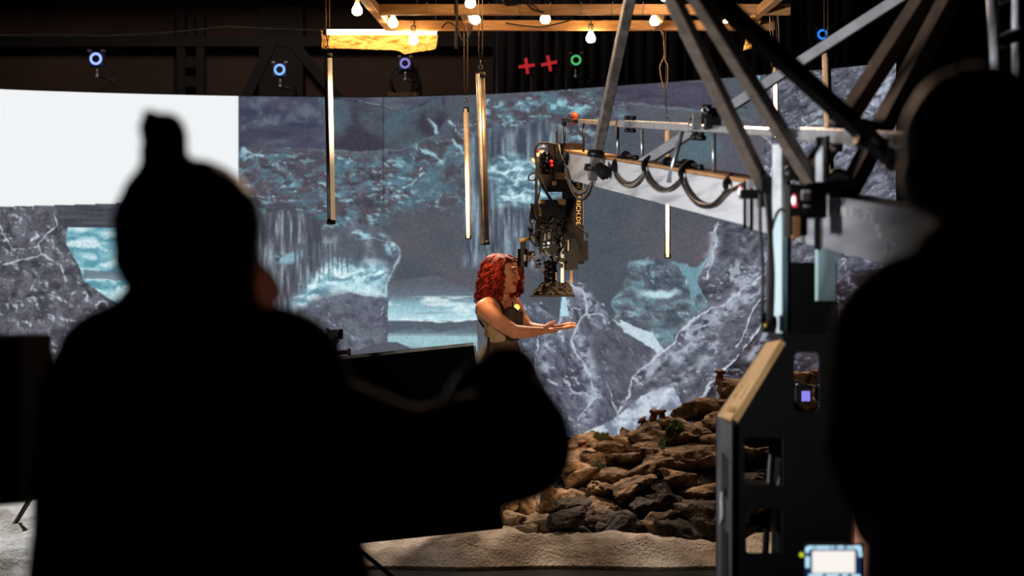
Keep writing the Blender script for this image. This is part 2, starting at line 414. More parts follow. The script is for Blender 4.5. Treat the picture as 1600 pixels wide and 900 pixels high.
# smooth dark ceiling band and lens-shaped opening
mixc(poly([(365, 120), (700, 120), (690, 200), (640, 230), (560, 236), (480, 232), (365, 230)], 3), ramp(fbm(X / 60, Y / 16, 120), [(0.3, (62, 66, 84)), (0.6, (80, 82, 98)), (0.75, (92, 100, 112))]))
mixc(poly([(373, 150), (470, 150), (520, 165), (520, 200), (450, 192), (373, 205)], 8) * sstep(0.4, 0.75, fin) * 0.5, (112, 122, 144))
lens = poly([(496, 148), (570, 160), (600, 170), (626, 177), (655, 166), (684, 148), (700, 180), (682, 208), (640, 231), (560, 236), (520, 232), (505, 200)], 2)
mixc(lens, ramp(fbm(X / 30, Y / 30, 125) + (Y - 190) / 260, [(0.3, (78, 98, 108)), (0.5, (76, 84, 95)), (0.7, (62, 60, 74))]))
mixc(pline([(496, 150), (570, 160), (600, 168), (626, 176), (655, 166), (684, 150)], 1.3, 2), (40, 44, 54)); mixc(pline([(560, 157), (602, 166), (614, 171)], 1.2, 2) * 0.7, (150, 160, 175))
mixc(pline([(480, 233), (560, 238), (630, 234), (676, 212)], 1.2, 2) * 0.6, (120, 132, 142))
for (a, c, w) in (((672, 185, 678, 205), 1, 3), ((660, 232, 688, 256), 1, 6), ((700, 190, 714, 206), 1, 2.5), ((706, 218, 724, 246), 1, 3), ((634, 296, 650, 280), 1, 3), ((384, 236, 412, 246), 1, 4)):
    mixc(pline([(a[0], a[1]), ((a[0] + a[2]) / 2 + 4, (a[1] + a[3]) / 2), (a[2], a[3])], w, 8) * 0.9, (170, 208, 220))
for (x, y, rx, ry) in ((660, 230, 14, 9), (678, 246, 12, 8), (755, 178, 14, 8), (392, 242, 16, 6), (445, 290, 20, 8), (600, 285, 16, 8), (820, 165, 30, 12), (870, 160, 30, 14), (905, 172, 22, 8), (740, 135, 22, 8), (770, 160, 18, 8)):
    mixc(spot(x, y, rx, ry) * sstep(0.42, 0.6, fin) * 0.9, (150, 200, 216))
# grey fog bank, centre
fog = poly([(600, 330), (720, 330), (730, 300), (860, 300), (940, 250), (1000, 200), (1190, 200), (1190, 420), (1010, 440), (920, 470), (745, 470), (610, 450)], 10); fog = soft(fog, 9)
mixc(fog * 0.85, ramp(big * 0.6 + med * 0.4, [(0.3, (74, 84, 95)), (0.5, (84, 88, 97)), (0.7, (98, 92, 103))]))
mixc(spot(1090, 230, 60, 34, 14) * 0.7, (86, 116, 126)); mixc(spot(1120, 165, 60, 22, 10) * 0.6, (84, 108, 118))
mixc(spot(675, 290, 34, 44, 16) * 0.6, (90, 128, 142))
# dark slab along the top, centre right
mixc(poly([(950, 132), (1010, 128), (1100, 128), (1140, 150), (1170, 168), (1100, 172), (1000, 160), (960, 165), (930, 145)], 3), ramp(fbm(X / 40, Y / 9, 130), [(0.3, (66, 64, 80)), (0.7, (84, 82, 98))]))
mixc(pline([(905, 150), (960, 160), (1040, 168), (1130, 176), (1180, 190)], 1.2, 3) * 0.7, (140, 150, 162))
mixc(poly([(1120, 190), (1185, 188), (1190, 350), (1130, 345)], 10) * 0.5, (92, 90, 104))
mixc(poly([(1181, 116), (1187, 115), (1187, 140), (1181, 140)], 0), (140, 190, 210))
# hanging ice curtain, centre, with a turbulent bright patch
zc = poly([(735, 215), (840, 185), (880, 200), (880, 250), (850, 300), (840, 420), (720, 420), (728, 300)], 14); zc = soft(zc, 5)
v = fbm(X / 5, Y / 46, 140, 5); mixc(zc, ramp(v, [(0.3, (66, 76, 88)), (0.5, (92, 100, 112)), (0.7, (136, 156, 170))]))
zt = poly([(765, 262), (800, 245), (870, 262), (880, 300), (850, 325), (775, 325)], 16); zt = soft(zt, 4)
v = fbm((X + Y) / 13 + WX * 1.5, (Y - X * .3) / 6 + WY * 1.5, 145, 6); mixc(zt, ramp(v, [(0.3, (84, 112, 126)), (0.52, (128, 166, 182)), (0.7, (208, 236, 242))]))
# icicle wall by the first silhouette
zi = poly([(365, 335), (470, 330), (500, 345), (512, 420), (480, 470), (470, 540), (365, 560)], 8); zi = soft(zi, 3)
v = fbm(X / 4.5, Y / 40, 150, 5); mixc(zi, ramp(v, [(0.3, (70, 74, 84)), (0.5, (92, 94, 104)), (0.72, (140, 154, 166))]))
mixc(spot(450, 402, 42, 12) * sstep(0.35, 0.6, fin), (136, 176, 190))
# ice boulder
zb = poly([(505, 372), (540, 350), (590, 352), (612, 370), (628, 394), (618, 425), (603, 455), (606, 540), (590, 552), (470, 560), (470, 470), (505, 440)], 5); zb = soft(zb, 1)
mixc(zb, ramp(fbm(X / 18, Y / 18, 160), [(0.3, (82, 88, 100)), (0.6, (104, 110, 122)), (0.75, (132, 146, 158))]))
zz = poly([(455, 482), (480, 440), (515, 408), (560, 412), (604, 415), (604, 462), (575, 462), (520, 455), (480, 478)], 8); zz = soft(zz, 6)
v = fbm(X / 11 + WX * 1.6, Y / 6 + WY * 1.4, 165, 6); mixc(zz, ramp(v, [(0.3, (104, 140, 156)), (0.5, (150, 196, 210)), (0.66, (222, 244, 248))]))
mixc(spot(575, 455, 34, 16, 6) * 0.7, (216, 240, 246)); mixc(spot(540, 446, 60, 14, 8) * 0.6, (190, 226, 236))
mixc(spot(580, 370, 40, 10, 8) * sstep(0.4, 0.6, fin), (150, 196, 210)); mixc(spot(612, 385, 16, 20, 6) * sstep(0.4, 0.6, fin), (150, 190, 206))
mixc(pline([(552, 366), (585, 372), (612, 378), (627, 394), (610, 430), (600, 462)], 2.2, 5) * 0.7, (184, 216, 226))
for i in range(26):      # icicle points against the bright ice
    x = 455 + i * 4.4 + (i * 37 % 5); yb = 470 - i * 3.2 + (i * 53 % 26)
    mixc(poly([(x - 2.6, 380), (x + 2.6, 380), (x + 0.2, yb)], 1) * (0.8 if i % 3 else 0.0), (88, 96, 108))
zl = poly([(470, 492), (505, 468), (545, 456), (590, 466), (604, 480), (606, 540), (470, 560)], 5)
rocky(zl * 0.9, (84, 86, 100), (102, 106, 120), (108, 113, 126), 5, 12, 12, 0.93, (170, 180, 196), 0, 26)
# sky glimpse and dunes
zs = poly([(606, 440), (680, 430), (745, 455), (745, 560), (606, 560)], 2)
mixc(zs, ramp(np.clip((Y - 440) / 120, 0, 1), [(0, (92, 94, 104)), (0.18, (104, 118, 130)), (0.3, (140, 182, 196)), (0.5, (190, 226, 234)), (0.52, (86, 96, 108)), (0.66, (104, 118, 128)), (0.72, (160, 196, 204)), (1, (150, 190, 200))]))
v = fbm(X / 40, Y / 7, 170, 4); mixc(zs * sstep(0.5, 0.7, v) * (Y < 502) * (Y > 462) * 0.8, (222, 240, 244)); mixc(zs * sstep(0.56, 0.72, fbm(X / 50, Y / 5, 172)) * 0.35, (96, 120, 134))
mixc(poly([(606, 503), (660, 500), (690, 503), (745, 500), (745, 508), (690, 518), (640, 512), (606, 520)], 3), (88, 98, 110))
mixc(pline([(606, 497), (650, 500), (690, 503), (745, 499)], 1.6, 1), (222, 240, 246))
mixc(poly([(540, 552), (585, 538), (620, 534), (645, 545), (655, 560), (530, 565)], 2), (88, 90, 102))
# the far icy peak, centre right
zp = poly([(955, 540), (958, 470), (975, 440), (985, 412), (1010, 404), (1050, 408), (1085, 418), (1110, 398), (1150, 400), (1150, 470), (1100, 520), (1035, 548)], 6)
rocky(zp, (74, 86, 98), (96, 104, 114), (112, 140, 152), 11, 18, 9, 0.88, (168, 202, 214), 0.2, 34)
mixc(poly([(1052, 410), (1086, 420), (1115, 395), (1118, 440), (1080, 470), (1076, 440)], 4) * 0.85, (118, 160, 174))
mixc(spot(1030, 458, 42, 9, 6), (188, 218, 226)); mixc(spot(1005, 412, 26, 6, 5) * 0.7, (150, 184, 196))
# the nearer grey crag behind the camera head
zk = poly([(745, 600), (800, 480), (850, 470), (868, 500), (882, 468), (893, 436), (912, 442), (925, 462), (944, 472), (955, 505), (985, 522), (1015, 530), (1035, 548), (985, 592), (962, 650), (890, 690), (745, 700)], 5)
rocky(zk, (74, 76, 90), (94, 97, 111), (114, 118, 132), 21, 9, 11, 0.87, (204, 212, 226), -0.35, 30)
rocky(poly([(800, 480), (838, 470), (870, 500), (850, 540), (800, 560), (745, 600)], 5), (76, 80, 94), (92, 98, 112), (116, 124, 138), 23, 14, 10, 0.9)
mixc(poly([(878, 462), (884, 462), (888, 494), (874, 494)], 1), (176, 216, 232))
mixc(poly([(925, 520), (955, 505), (1000, 524), (1030, 546), (985, 592), (960, 640), (940, 590)], 5) * 0.55, (82, 84, 97))
for pts, w in (([(893, 438), (912, 462), (918, 490), (900, 512), (893, 530), (905, 560), (925, 585), (932, 620), (905, 655)], 2.2), ([(880, 480), (870, 505), (858, 512)], 1.4), ([(918, 492), (940, 490), (950, 500)], 1.4), ([(960, 500), (990, 518), (1015, 528), (1034, 546)], 3.0), ([(950, 600), (958, 630), (968, 655)], 1.4), ([(845, 520), (835, 560), (842, 600)], 1.2)):
    mixc(pline(pts, w, 6) * 0.85, (210, 220, 232))
mixc(poly([(968, 498), (990, 510), (1020, 522), (1036, 545), (1028, 552), (1005, 535), (975, 518)], 3), (196, 214, 226))
# the great slope to the right
zr = poly([(985, 590), (1040, 545), (1085, 500), (1110, 478), (1090, 440), (1108, 400), (1120, 350), (1150, 345), (1185, 352), (1196, 200), (1190, 90), (1420, 60), (1420, 700), (880, 700), (962, 650)], 4)
rocky(zr, (72, 74, 86), (90, 92, 104), (108, 112, 126), 31, 13, 12, 0.87, (206, 212, 226), 0.75, 46)
rocky(poly([(1188, 90), (1420, 60), (1420, 420), (1200, 420), (1200, 280)], 6) , (72, 73, 86), (92, 93, 106), (122, 124, 138), 33, 9, 12, 0.84, (196, 202, 216), 0.9, 26)
for pts, w in (([(985, 590), (1040, 545), (1085, 500), (1130, 475), (1180, 440), (1205, 410)], 2.6), ([(985, 590), (982, 615), (962, 650)], 2.0), ([(1075, 640), (1105, 610), (1135, 575), (1165, 540), (1200, 500)], 3.0), ([(1110, 610), (1150, 600)], 2), ([(1126, 350), (1112, 400), (1108, 440)], 1.6), ([(1190, 200), (1212, 240), (1200, 290)], 1.6), ([(1260, 260), (1300, 190), (1370, 120)], 1.8), ([(1150, 540), (1180, 480), (1230, 440)], 1.8)):
    mixc(pline(pts, w, 8) * 0.9, (214, 222, 234))
mixc(spot(1040, 560, 40, 14, 10) * 0.25, (200, 210, 224)); mixc(spot(1370, 130, 36, 46, 12) * sstep(0.45, 0.62, fin) * 0.8, (170, 178, 196))
mixc(spot(1150, 430, 26, 40, 12) * sstep(0.5, 0.65, fin) * 0.7, (190, 200, 214))
v = fbm(X / 18, Y / 12, 190) + emboss(X, Y, 9) * .03; mixc(0.85 * poly([(880, 690), (962, 652), (1000, 618), (1050, 605), (1070, 640), (1120, 640), (1120, 700), (880, 700)], 6), ramp(v, [(0.35, (120, 132, 150)), (0.5, (176, 190, 208)), (0.65, (220, 230, 240))]))
rocky(poly([(1068, 660), (1115, 605), (1160, 545), (1215, 490), (1330, 420), (1420, 430), (1420, 700), (1068, 700)], 6), (48, 42, 50), (64, 57, 64), (104, 104, 118), 41, 14, 12, 0.86, (150, 154, 172), 0.6, 30)
for i_, (pts, w) in enumerate((([(1000, 590), (1050, 552), (1095, 510), (1140, 486), (1190, 450)], 13), ([(1010, 625), (1050, 600), (1090, 570), (1120, 540)], 9), ([(1060, 560), (1100, 530)], 9), ([(900, 520), (915, 560), (930, 600), (915, 650)], 10), ([(870, 510), (850, 560), (850, 640)], 9), ([(895, 445), (920, 470), (940, 500)], 8), ([(1125, 500), (1160, 450), (1200, 400)], 10), ([(1120, 360), (1105, 420)], 8), ([(1250, 330), (1300, 250), (1340, 190), (1390, 110)], 13), ([(1220, 300), (1260, 220), (1290, 160)], 9), ([(1330, 300), (1370, 220), (1398, 160)], 12), ([(1170, 560), (1210, 500)], 8))):
    mixc(band(pts, w, i_ * 7) * .75, (186, 196, 212))
# left part: boulder, sea glimpse, dark strip, and the plain white light panel above
mixc(poly([(-140, 300), (372, 300), (372, 560), (-140, 560)], 0), (84, 86, 96))
mixc(poly([(-140, 310), (372, 305), (372, 356), (-140, 356)], 1), ramp(fbm(X / 50, Y / 4, 200), [(0.3, (64, 66, 76)), (0.7, (88, 90, 99))]))
zw = poly([(100, 355), (372, 358), (372, 500), (100, 470)], 1); v = fbm(X / 26 + WX, Y / 9 + WY, 205, 5)
mixc(zw, ramp(v, [(0.3, (92, 150, 168)), (0.5, (140, 192, 204)), (0.68, (206, 230, 236))])); mixc(poly([(130, 420), (190, 425), (372, 440), (372, 445), (190, 438), (130, 436)], 4) * 0.8, (108, 120, 132))
zq = poly([(-140, 318), (86, 321), (92, 343), (108, 352), (103, 382), (122, 412), (132, 440), (160, 460), (230, 500), (230, 560), (-140, 560)], 3)
rocky(zq, (72, 72, 82), (92, 92, 102), (108, 109, 120), 51, 13, 12, 0.86, (206, 210, 222), 0.2, 44)
for pts, w in (([(0, 412), (30, 406), (62, 398), (78, 408), (95, 414), (104, 440)], 1.8), ([(62, 398), (58, 380), (90, 352), (84, 335)], 1.5), ([(0, 352), (8, 370), (20, 388), (60, 384)], 1.4)):
    mixc(pline(pts, w, 5) * 0.85, (214, 218, 228))
# fine grain everywhere
I = I * (0.92 + 0.16 * fbm(X / 3.2, Y / 3.2, 220, 3))[..., None]
wh = ((X < 372) & (Y < 323 - X * 0.028)).astype(float)
sR = np.clip(I, 0, 255) / 255.0
LINC = np.where(sR <= 0.04045, sR / 12.92, ((sR + 0.055) / 1.055) ** 2.4)
WHITE = 0.95
LINC = LINC * (1 - wh[..., None]) + np.array([0.93, 0.95, 0.97])[None, None, :] * WHITE * wh[..., None]
seam = (np.abs(X - 599) < 0.8) & (Y < 318); LINC[seam] *= 0.25
vx = (X - 800) * DG / F
co = np.stack([vx, DG, ZG], -1).reshape(-1, 3)
idx = np.arange(NU * NV).reshape(NV, NU)
quads = np.stack([idx[:-1, :-1], idx[:-1, 1:], idx[1:, 1:], idx[1:, :-1]], -1).reshape(-1, 4)
me = bpy.data.meshes.new('led_screen')
me.vertices.add(len(co)); me.vertices.foreach_set('co', co.astype(np.float32).ravel())
me.loops.add(quads.size); me.loops.foreach_set('vertex_index', quads.ravel().astype(np.int32))
me.polygons.add(len(quads)); me.polygons.foreach_set('loop_start', np.arange(0, quads.size, 4, dtype=np.int32)); me.polygons.foreach_set('loop_total', np.full(len(quads), 4, np.int32))
me.update(calc_edges=True); me.validate()
at = me.color_attributes.new('picture', 'FLOAT_COLOR', 'POINT')
buf = np.ones((len(co), 4), np.float32); buf[:, :3] = LINC.reshape(-1, 3); buf[:, 3] = wh.ravel(); at.data.foreach_set('color', buf.ravel())
m = bpy.data.materials.new('led_picture'); m.use_nodes = True; nt = m.node_tree; nt.nodes.clear()
o_ = nt.nodes.new('ShaderNodeOutputMaterial'); e_ = nt.nodes.new('ShaderNodeEmission'); a_ = nt.nodes.new('ShaderNodeVertexColor'); a_.layer_name = 'picture'
tc = nt.nodes.new('ShaderNodeTexCoord'); nz = nt.nodes.new('ShaderNodeTexNoise'); nz.inputs['Scale'].default_value = 42; nz.inputs['Detail'].default_value = 5; nz.inputs['Roughness'].default_value = 0.7
mr = nt.nodes.new('ShaderNodeMapRange'); mr.inputs[1].default_value = 0.3; mr.inputs[2].default_value = 0.7; mr.inputs[3].default_value = 0.82; mr.inputs[4].default_value = 1.16
nt.links.new(tc.outputs['Object'], nz.inputs['Vector']); nt.links.new(nz.outputs[0], mr.inputs[0])
nt.links.new(a_.outputs[0], e_.inputs[0]); mxx = nt.nodes.new('ShaderNodeMix'); mxx.inputs[3].default_value = 1.0; nt.links.new(a_.outputs[1], mxx.inputs[0]); nt.links.new(mr.outputs[0], mxx.inputs[2]); nt.links.new(mxx.outputs[0], e_.inputs[1]); nt.links.new(e_.outputs[0], o_.inputs[0])
me.materials.append(m)
scr = bpy.data.objects.new('led_screen', me); COL.objects.link(scr); ORG[scr.name] = Vector((0, 0, 0))
tag(scr, 'huge curved led screen showing an icy grey cavern, one end plain glowing white', 'screen')
b = MB()          # cabinet behind the diodes
k = [Vector(((u - 800) * d / F, d, 0)) for u, d in zip(U[::28], DD[::28])] + [Vector(((U[-1] - 800) * DD[-1] / F, DD[-1], 0))]
n = len(k)
for p in k:
    for (dy, z) in ((0.012, 0.0), (0.012, TOP + 0.01), (0.13, TOP + 0.01), (0.13, 0.0)): b.v.append((p.x, p.y + dy, z))
for i in range(n - 1):
    for j in range(4): b.f.append((4 * i + j, 4 * i + (j + 1) % 4, 4 * i + 4 + (j + 1) % 4, 4 * i + 4 + j)); b.sm.append(False)
b.f += [(0, 1, 2, 3), (4 * n - 1, 4 * n - 2, 4 * n - 3, 4 * n - 4)]; b.sm += [False, False]
b.build('cabinet', M_BLACK, scr)
# ------------------------------------------------------------------ the fur-covered set floor
FUR = mat('pale_fur', (222, 214, 204), 0.95, 0.0, (128, 112, 98), 3.2, bump=1.0, bscale=70, sheen=0.3, stretch=(1, 0.5, 1))
def furz(x, y):
    edge = min(1.0, max(0.0, (y - yfront(x)) / 0.25))
    h = 0.05 + 0.10 * mnoise.noise(Vector((x * 1.6, y * 1.1, 0.3))) + 0.07 * (0.5 - abs(mnoise.noise(Vector((x * 4, y * 3.4, 1.3)))))  + 0.02 * mnoise.noise(Vector((x * 18, y * 12, 2.3)))
    return max(0.006, 0.02 + edge * (h + 0.03))
def yfront(x): return 9.08 + 0.05 * mnoise.noise(Vector((x * 2, 0, 0))) + (0.0 if x > -1 else (-1 - x) * -0.35)
b = MB(); nx, ny = 260, 170; xa, xb = -6.0, 3.2
for j in range(ny + 1):
    for i in range(nx + 1):
        x = xa + (xb - xa) * i / nx; y0 = yfront(x); y = y0 + (15.0 - y0) * (j / ny) ** 1.6
        b.v.append((x, y, furz(x, y)))
for j in range(ny):
    for i in range(nx):
        a = j * (nx + 1) + i; b.f.append((a, a + 1, a + nx + 2, a + nx + 1)); b.sm.append(True)
# skirt down to the floor along the front
s0 = len(b.v)
for i in range(nx + 1): x = xa + (xb - xa) * i / nx; b.v.append((x, yfront(x) - 0.01, 0.001))
for i in range(nx): b.f.append((s0 + i, s0 + i + 1, i + 1, i)); b.sm.append(True)
fur = b.build('fur_covering', FUR)
tag(fur, 'pale rumpled fur covering spread over the set floor in front of the rocks', 'fur', kind='stuff')

# ------------------------------------------------------------------ rock outcrop
random.seed(11)
ROCK = mat('brown_rock', (162, 138, 116), 0.9, 0.0, (70, 58, 48), 9, bump=1.0, bdist=.05, bscale=17, spec=0.2)
ROCK_SHADE = mat('shaded_rock', (92, 84, 80), 0.9, 0.0, (44, 40, 38), 8, bump=1.0, bdist=.05, bscale=17, spec=0.2)  # darker rock copy; shade on core and foot boulders put into colour
rock = thing('rock_outcrop', (1.0, 10.3, 0), 'craggy brown rock outcrop built up on the fur floor under the camera crane', 'rocks')
def rtop(x):      # height of the outcrop's ridge along x
    return float(np.interp(x, [0.0, 0.25, 0.42, 0.7, 0.95, 1.25, 1.5, 2.2, 2.8], [0.10, 0.36, 0.50, 0.55, 0.62, 0.79, 0.90, 1.0, 0.9]))
def rsurf(x, t):  # t 0 foot .. 1 ridge
    ridge_y = 11.1; foot_y = 9.75 + 0.10 * math.sin(x * 5)
    y = foot_y + (ridge_y - foot_y) * t ** 1.35
    z = rtop(x) * (min(1, t * 1.15)) ** 0.62
    return Vector((x, y, z))
b = MB(); nx, ny = 70, 40
for j in range(ny + 1):
    for i in range(nx + 1):
        x = 0.24 + 2.59 * i / nx; p = rsurf(x, j / ny)
        q = Vector((x * 5, p.y * 5, p.z * 5)); dz = 0.06 * mnoise.fractal(q, 1.0, 2.0, 5)
        b.v.append((p.x, p.y - 0.05 * mnoise.noise(q * 1.7), max(0.0, p.z - 0.10 + dz)))
for j in range(ny):
    for i in range(nx):
        a = j * (nx + 1) + i; b.f.append((a, a + 1, a + nx + 2, a + nx + 1)); b.sm.append(False)
n0 = len(b.v)
for j in (0, ny):
    for i in range(nx + 1): v = b.v[j * (nx + 1) + i]; b.v.append((v[0], v[1] + (0.35 if j else 0), -0.02))
for i in range(nx):
    b.f.append((n0 + i, n0 + i + 1, i + 1, i)); b.sm.append(False)
    c0 = ny * (nx + 1) + i; d0 = n0 + nx + 1 + i; b.f.append((c0, c0 + 1, d0 + 1, d0)); b.sm.append(False)
b.build('core', ROCK_SHADE, rock)
def boulder(c, r, m, seed):
    rnd = random.Random(seed); bm = bmesh.new()
    rx, ry, rz = r
    for _ in range(15):
        v = Vector((rnd.gauss(0, 1), rnd.gauss(0, 1), rnd.gauss(0, 1))).normalized() * rnd.uniform(0.85, 1.05)
        v = Vector((max(-.8, min(.8, v.x)) * rx, max(-.8, min(.8, v.y)) * ry, max(-.72, min(.72, v.z)) * rz)); bm.verts.new(v)
    r_ = bmesh.ops.convex_hull(bm, input=bm.verts)
    bmesh.ops.delete(bm, geom=[g for g in r_['geom_interior'] if isinstance(g, bmesh.types.BMVert)], context='VERTS')
    bmesh.ops.triangulate(bm, faces=bm.faces)
    bmesh.ops.subdivide_edges(bm, edges=list(bm.edges), cuts=6, use_grid_fill=True)
    bmesh.ops.smooth_vert(bm, verts=bm.verts, factor=0.5, use_axis_x=True, use_axis_y=True, use_axis_z=True)
    R = Matrix.Rotation(rnd.uniform(-0.25, 0.25), 3, 'X') @ Matrix.Rotation(rnd.uniform(-0.3, 0.3), 3, 'Y') @ Matrix.Rotation(rnd.uniform(0, 6.28), 3, 'Z')
    o = Vector((seed * 1.7, 0, 0)); k = 1.0 / max(r)
    for v in bm.verts:
        dd = mnoise.fractal(v.co * k * 2.2 + o, 1.0, 2.1, 5)
        rd = abs(mnoise.noise(v.co * k * 3.1 + o)) * 1.2 + abs(mnoise.noise(v.co * k * 7 + o)) * .5
        v.co = v.co * (1.08 + 0.2 * dd - 0.28 * rd) + Vector((0, 0, 0.035 * max(r) * math.sin(v.co.z * 75 + 2 * dd)))
    for v in bm.verts: v.co = R @ v.co + c - ORG[rock.name]
    me = bpy.data.meshes.new('boulder'); bm.to_mesh(me); bm.free()
    me.polygons.foreach_set('use_smooth', [True] * len(me.polygons))
    return link_mesh('boulder', me, m, rock, ORG[rock.name])
cnt = 0
rows = [(0.03, 9, .19, .5), (0.14, 10, .17, .55), (0.27, 11, .15, .5), (0.42, 11, .14, .5), (0.56, 11, .14, .5), (0.70, 12, .14, .5), (0.84, 12, .15, .5), (0.97, 12, .15, .6)]
for ri, (t, nn, rad, fl) in enumerate(rows):
    for i in range(nn):
        x = 0.30 + (2.1 if t < .9 else 2.15) * (i + random.uniform(0.1, 0.9)) / nn
        if t > 0.5 and x < 0.32: x += 0.2
        p = rsurf(x, t); rr = rad * random.uniform(0.9, 1.5)
        p.z -= 0.02; cnt += 1
        boulder(p + Vector((0, 0, -rr * fl * 0.25)), (rr * 1.15, rr, rr * fl * random.uniform(0.8, 1.2)), ROCK_SHADE if t < 0.1 or (t < .3 and cnt % 3) else ROCK, 100 + cnt)
for (px, py, d, rx, ry, rz) in ((800, 800, 10.25, .16, .12, .13), (832, 796, 10.15, .14, .12, .14), (858, 788, 10.1, .14, .12, .15)):
    boulder(P(px, py, d), (rx, ry, rz), ROCK, px)
LED = mat('pale_grey_rock', (164, 152, 140), 0.9, 0.0, (110, 100, 92), 5, bump=1.0, bscale=24)
for (px, py, d, rx, ry, rz) in ((818, 832, 9.85, .17, .12, .06), (800, 812, 10.0, .12, .12, .07), (850, 818, 9.95, .14, .12, .09), (862, 846, 9.6, .1, .1, .06)):
    boulder(P(px, py, d), (rx, ry, rz), LED, px)
for (px, py, d, rx, ry, rz) in ((885, 812, 9.7, .15, .14, .12), (960, 830, 9.6, .17, .14, .12), (1060, 830, 9.6, .2, .14, .09)):
    boulder(P(px, py, d), (rx, ry, rz), ROCK_SHADE, px)

# mushrooms and moss on the rocks
MUSH = mat('brown_mushroom', (122, 70, 46), 0.6, 0.0, (80, 44, 30), 20)
bpy.context.view_layer.update(); DG_ = bpy.context.evaluated_depsgraph_get()
def ground(x, y):
    ok, loc, *_ = scene.ray_cast(DG_, Vector((x, y, 2.2)), Vector((0, 0, -1)), distance=2.3)
    return loc.z if ok else 0.0
def spot_on_rock(px, py=None):
    best = None; top = 1e9
    for k in range(70):
        d = 9.75 + k * .022; x = (px - 800) * d / F; z = ground(x, d); yy = 450 - (z - 1.5) * F / d
        if yy < top - .4:
            top = yy
            if py is None or best is None or abs(yy - py) < abs(best[1] - py): best = (Vector((x, d, z)), yy)
    return best[0]
def mushroom(px, py, d, h, r, tilt, label):
    base = spot_on_rock(px, None if d > 10.95 else py); t = thing('mushroom', base, label, 'mushroom', 'mushrooms on the rocks')
    base = base - Vector((0, 0, .012)); t.location = base; ORG[t.name] = base.copy(); a = Vector((math.sin(tilt), -0.1, math.cos(tilt)))
    b = MB(); b.lathe(base - a * 0.03, a, [(0, r * .8), (0.03 + h * .3, r * .68), (0.03 + h * .8, r * .55)], 14); b.build('stem', mat('mushroom_stem', (140, 96, 68), 0.7), t)
    b = MB(); b.lathe(base, a, [(h * .62, r * .45), (h * .66, r * .95), (h * .78, r * 1.05), (h * .92, r * .8), (h, r * .4), (h * 1.02, 0.0)], 16); b.build('cap', MUSH, t)
mushroom(1019, 660, 11.0, .085, .036, 0.25, 'tallest brown mushroom standing on the ridge of the rocks')
mushroom(1035, 660, 11.0, .062, .03, -0.1, 'round capped brown mushroom just above the moss clump on the ridge')
mushroom(1008, 662, 11.0, .045, .034, -0.7, 'leaning brown mushroom beside the tallest one on the ridge')
mushroom(1003, 708, 10.45, .05, .024, 0.2, 'small orange mushroom low on the rock face below the ridge mushrooms')
mushroom(1021, 706, 10.45, .04, .022, 0.5, 'tilted orange mushroom low on the rock face near the middle')
mushroom(912, 696, 10.7, .05, .03, -0.2, 'orange mushroom by the moss at the low end of the rocks')
mushroom(1124, 634, 11.0, .07, .035, 0.1, 'reddish mushroom at the foot of the dolly rail on the high rocks')
MOSS = mat('green_moss', (74, 84, 34), 0.9, 0.0, (34, 44, 16), 30)
def moss(px, py, d, rx, rz, label, n=420):
    c = P(px, py, d); b = MB(); rnd = random.Random(px)
    c = spot_on_rock(px, py)
    for _ in range(n):
        a_ = rnd.uniform(0, 6.28); q_ = rnd.random() ** .6; x = c.x + rx * q_ * math.cos(a_); y = c.y + rx * q_ * math.sin(a_)
        q = Vector((x, y, ground(x, y) + rz * .5 * (1 - q_) * rnd.random())); e = q + Vector((rnd.uniform(-.015, .015), rnd.uniform(-.015, .015), rnd.uniform(.014, .03)))
        b.lathe(q - (e - q) * 1.2, e - q, [(0, .006), (.02, .005), (.045, .001)], 5)
    tag(b.build('moss_clump', MOSS, origin=c), label, 'moss', 'moss on the rocks')
moss(1048, 672, 10.95, .075, .07, 'largest green moss clump, on the ridge beside the mushrooms')
moss(940, 676, 10.8, .05, .05, 'moss clump on the low end of the ridge', 300)
moss(936, 726, 10.3, .045, .04, 'small moss clump halfway down the rock face', 420)

# ------------------------------------------------------------------ black flag on a stand
fl = thing('black_flag', P(620, 700, 8.3).xyz * 1.0, 'large black panel with thin pale frame standing between silhouettes', 'panel')
c4 = [P(470, 568, 8.3), P(740, 540, 8.3), P(785, 822, 8.3), P(515, 850, 8.3)]
b = MB(); b.hexa([c4[3], c4[2], c4[2] + Vector((0, .03, 0)), c4[3] + Vector((0, .03, 0)), c4[0], c4[1], c4[1] + Vector((0, .03, 0)), c4[0] + Vector((0, .03, 0))]); b.build('cloth', VB, fl)
FR = mat('pale_frame_metal', (190, 176, 160), 0.4, 0.5)
for i in range(4):
    p, q = c4[i], c4[(i + 1) % 4]
    b = MB(); b.bevbar(p + Vector((0, .015, 0)), q + Vector((0, .015, 0)), .010 if i != 1 else .018, .03, .003, 0); b.build('frame_edge', FR if i < 2 else M_BLACKMETAL, fl)
st = thing('grip_stand', P(522, 1070, 8.0), 'chrome grip stand with knobbed clamp head holding up the black panel', 'stand')
S = lambda x, y, d=8.1: P(x, y, d)
b = MB(); b.cyl(S(522, 543), S(522, 780), .011); b.cyl(S(522, 770), Vector((S(522, 0).x, 8.1, .28)), .015); b.cyl(Vector((S(522, 0).x, 8.1, .3)), Vector((S(522, 0).x, 8.1, .12)), .018); b.build('pole', M_CHROME, st)
for k in range(3):
    an = math.radians(90 + 120 * k + 20); base = Vector((S(522, 0).x, 8.1, 0)); d = Vector((math.cos(an), math.sin(an), 0))
    b = MB(); b.tube([base + Vector((0, 0, .3)), base + d * .1 + Vector((0, 0, .28)), base + d * .42 + Vector((0, 0, .03)), base + d * .5 + Vector((0, 0, .012))], .011); b.build('leg', M_CHROME, st)
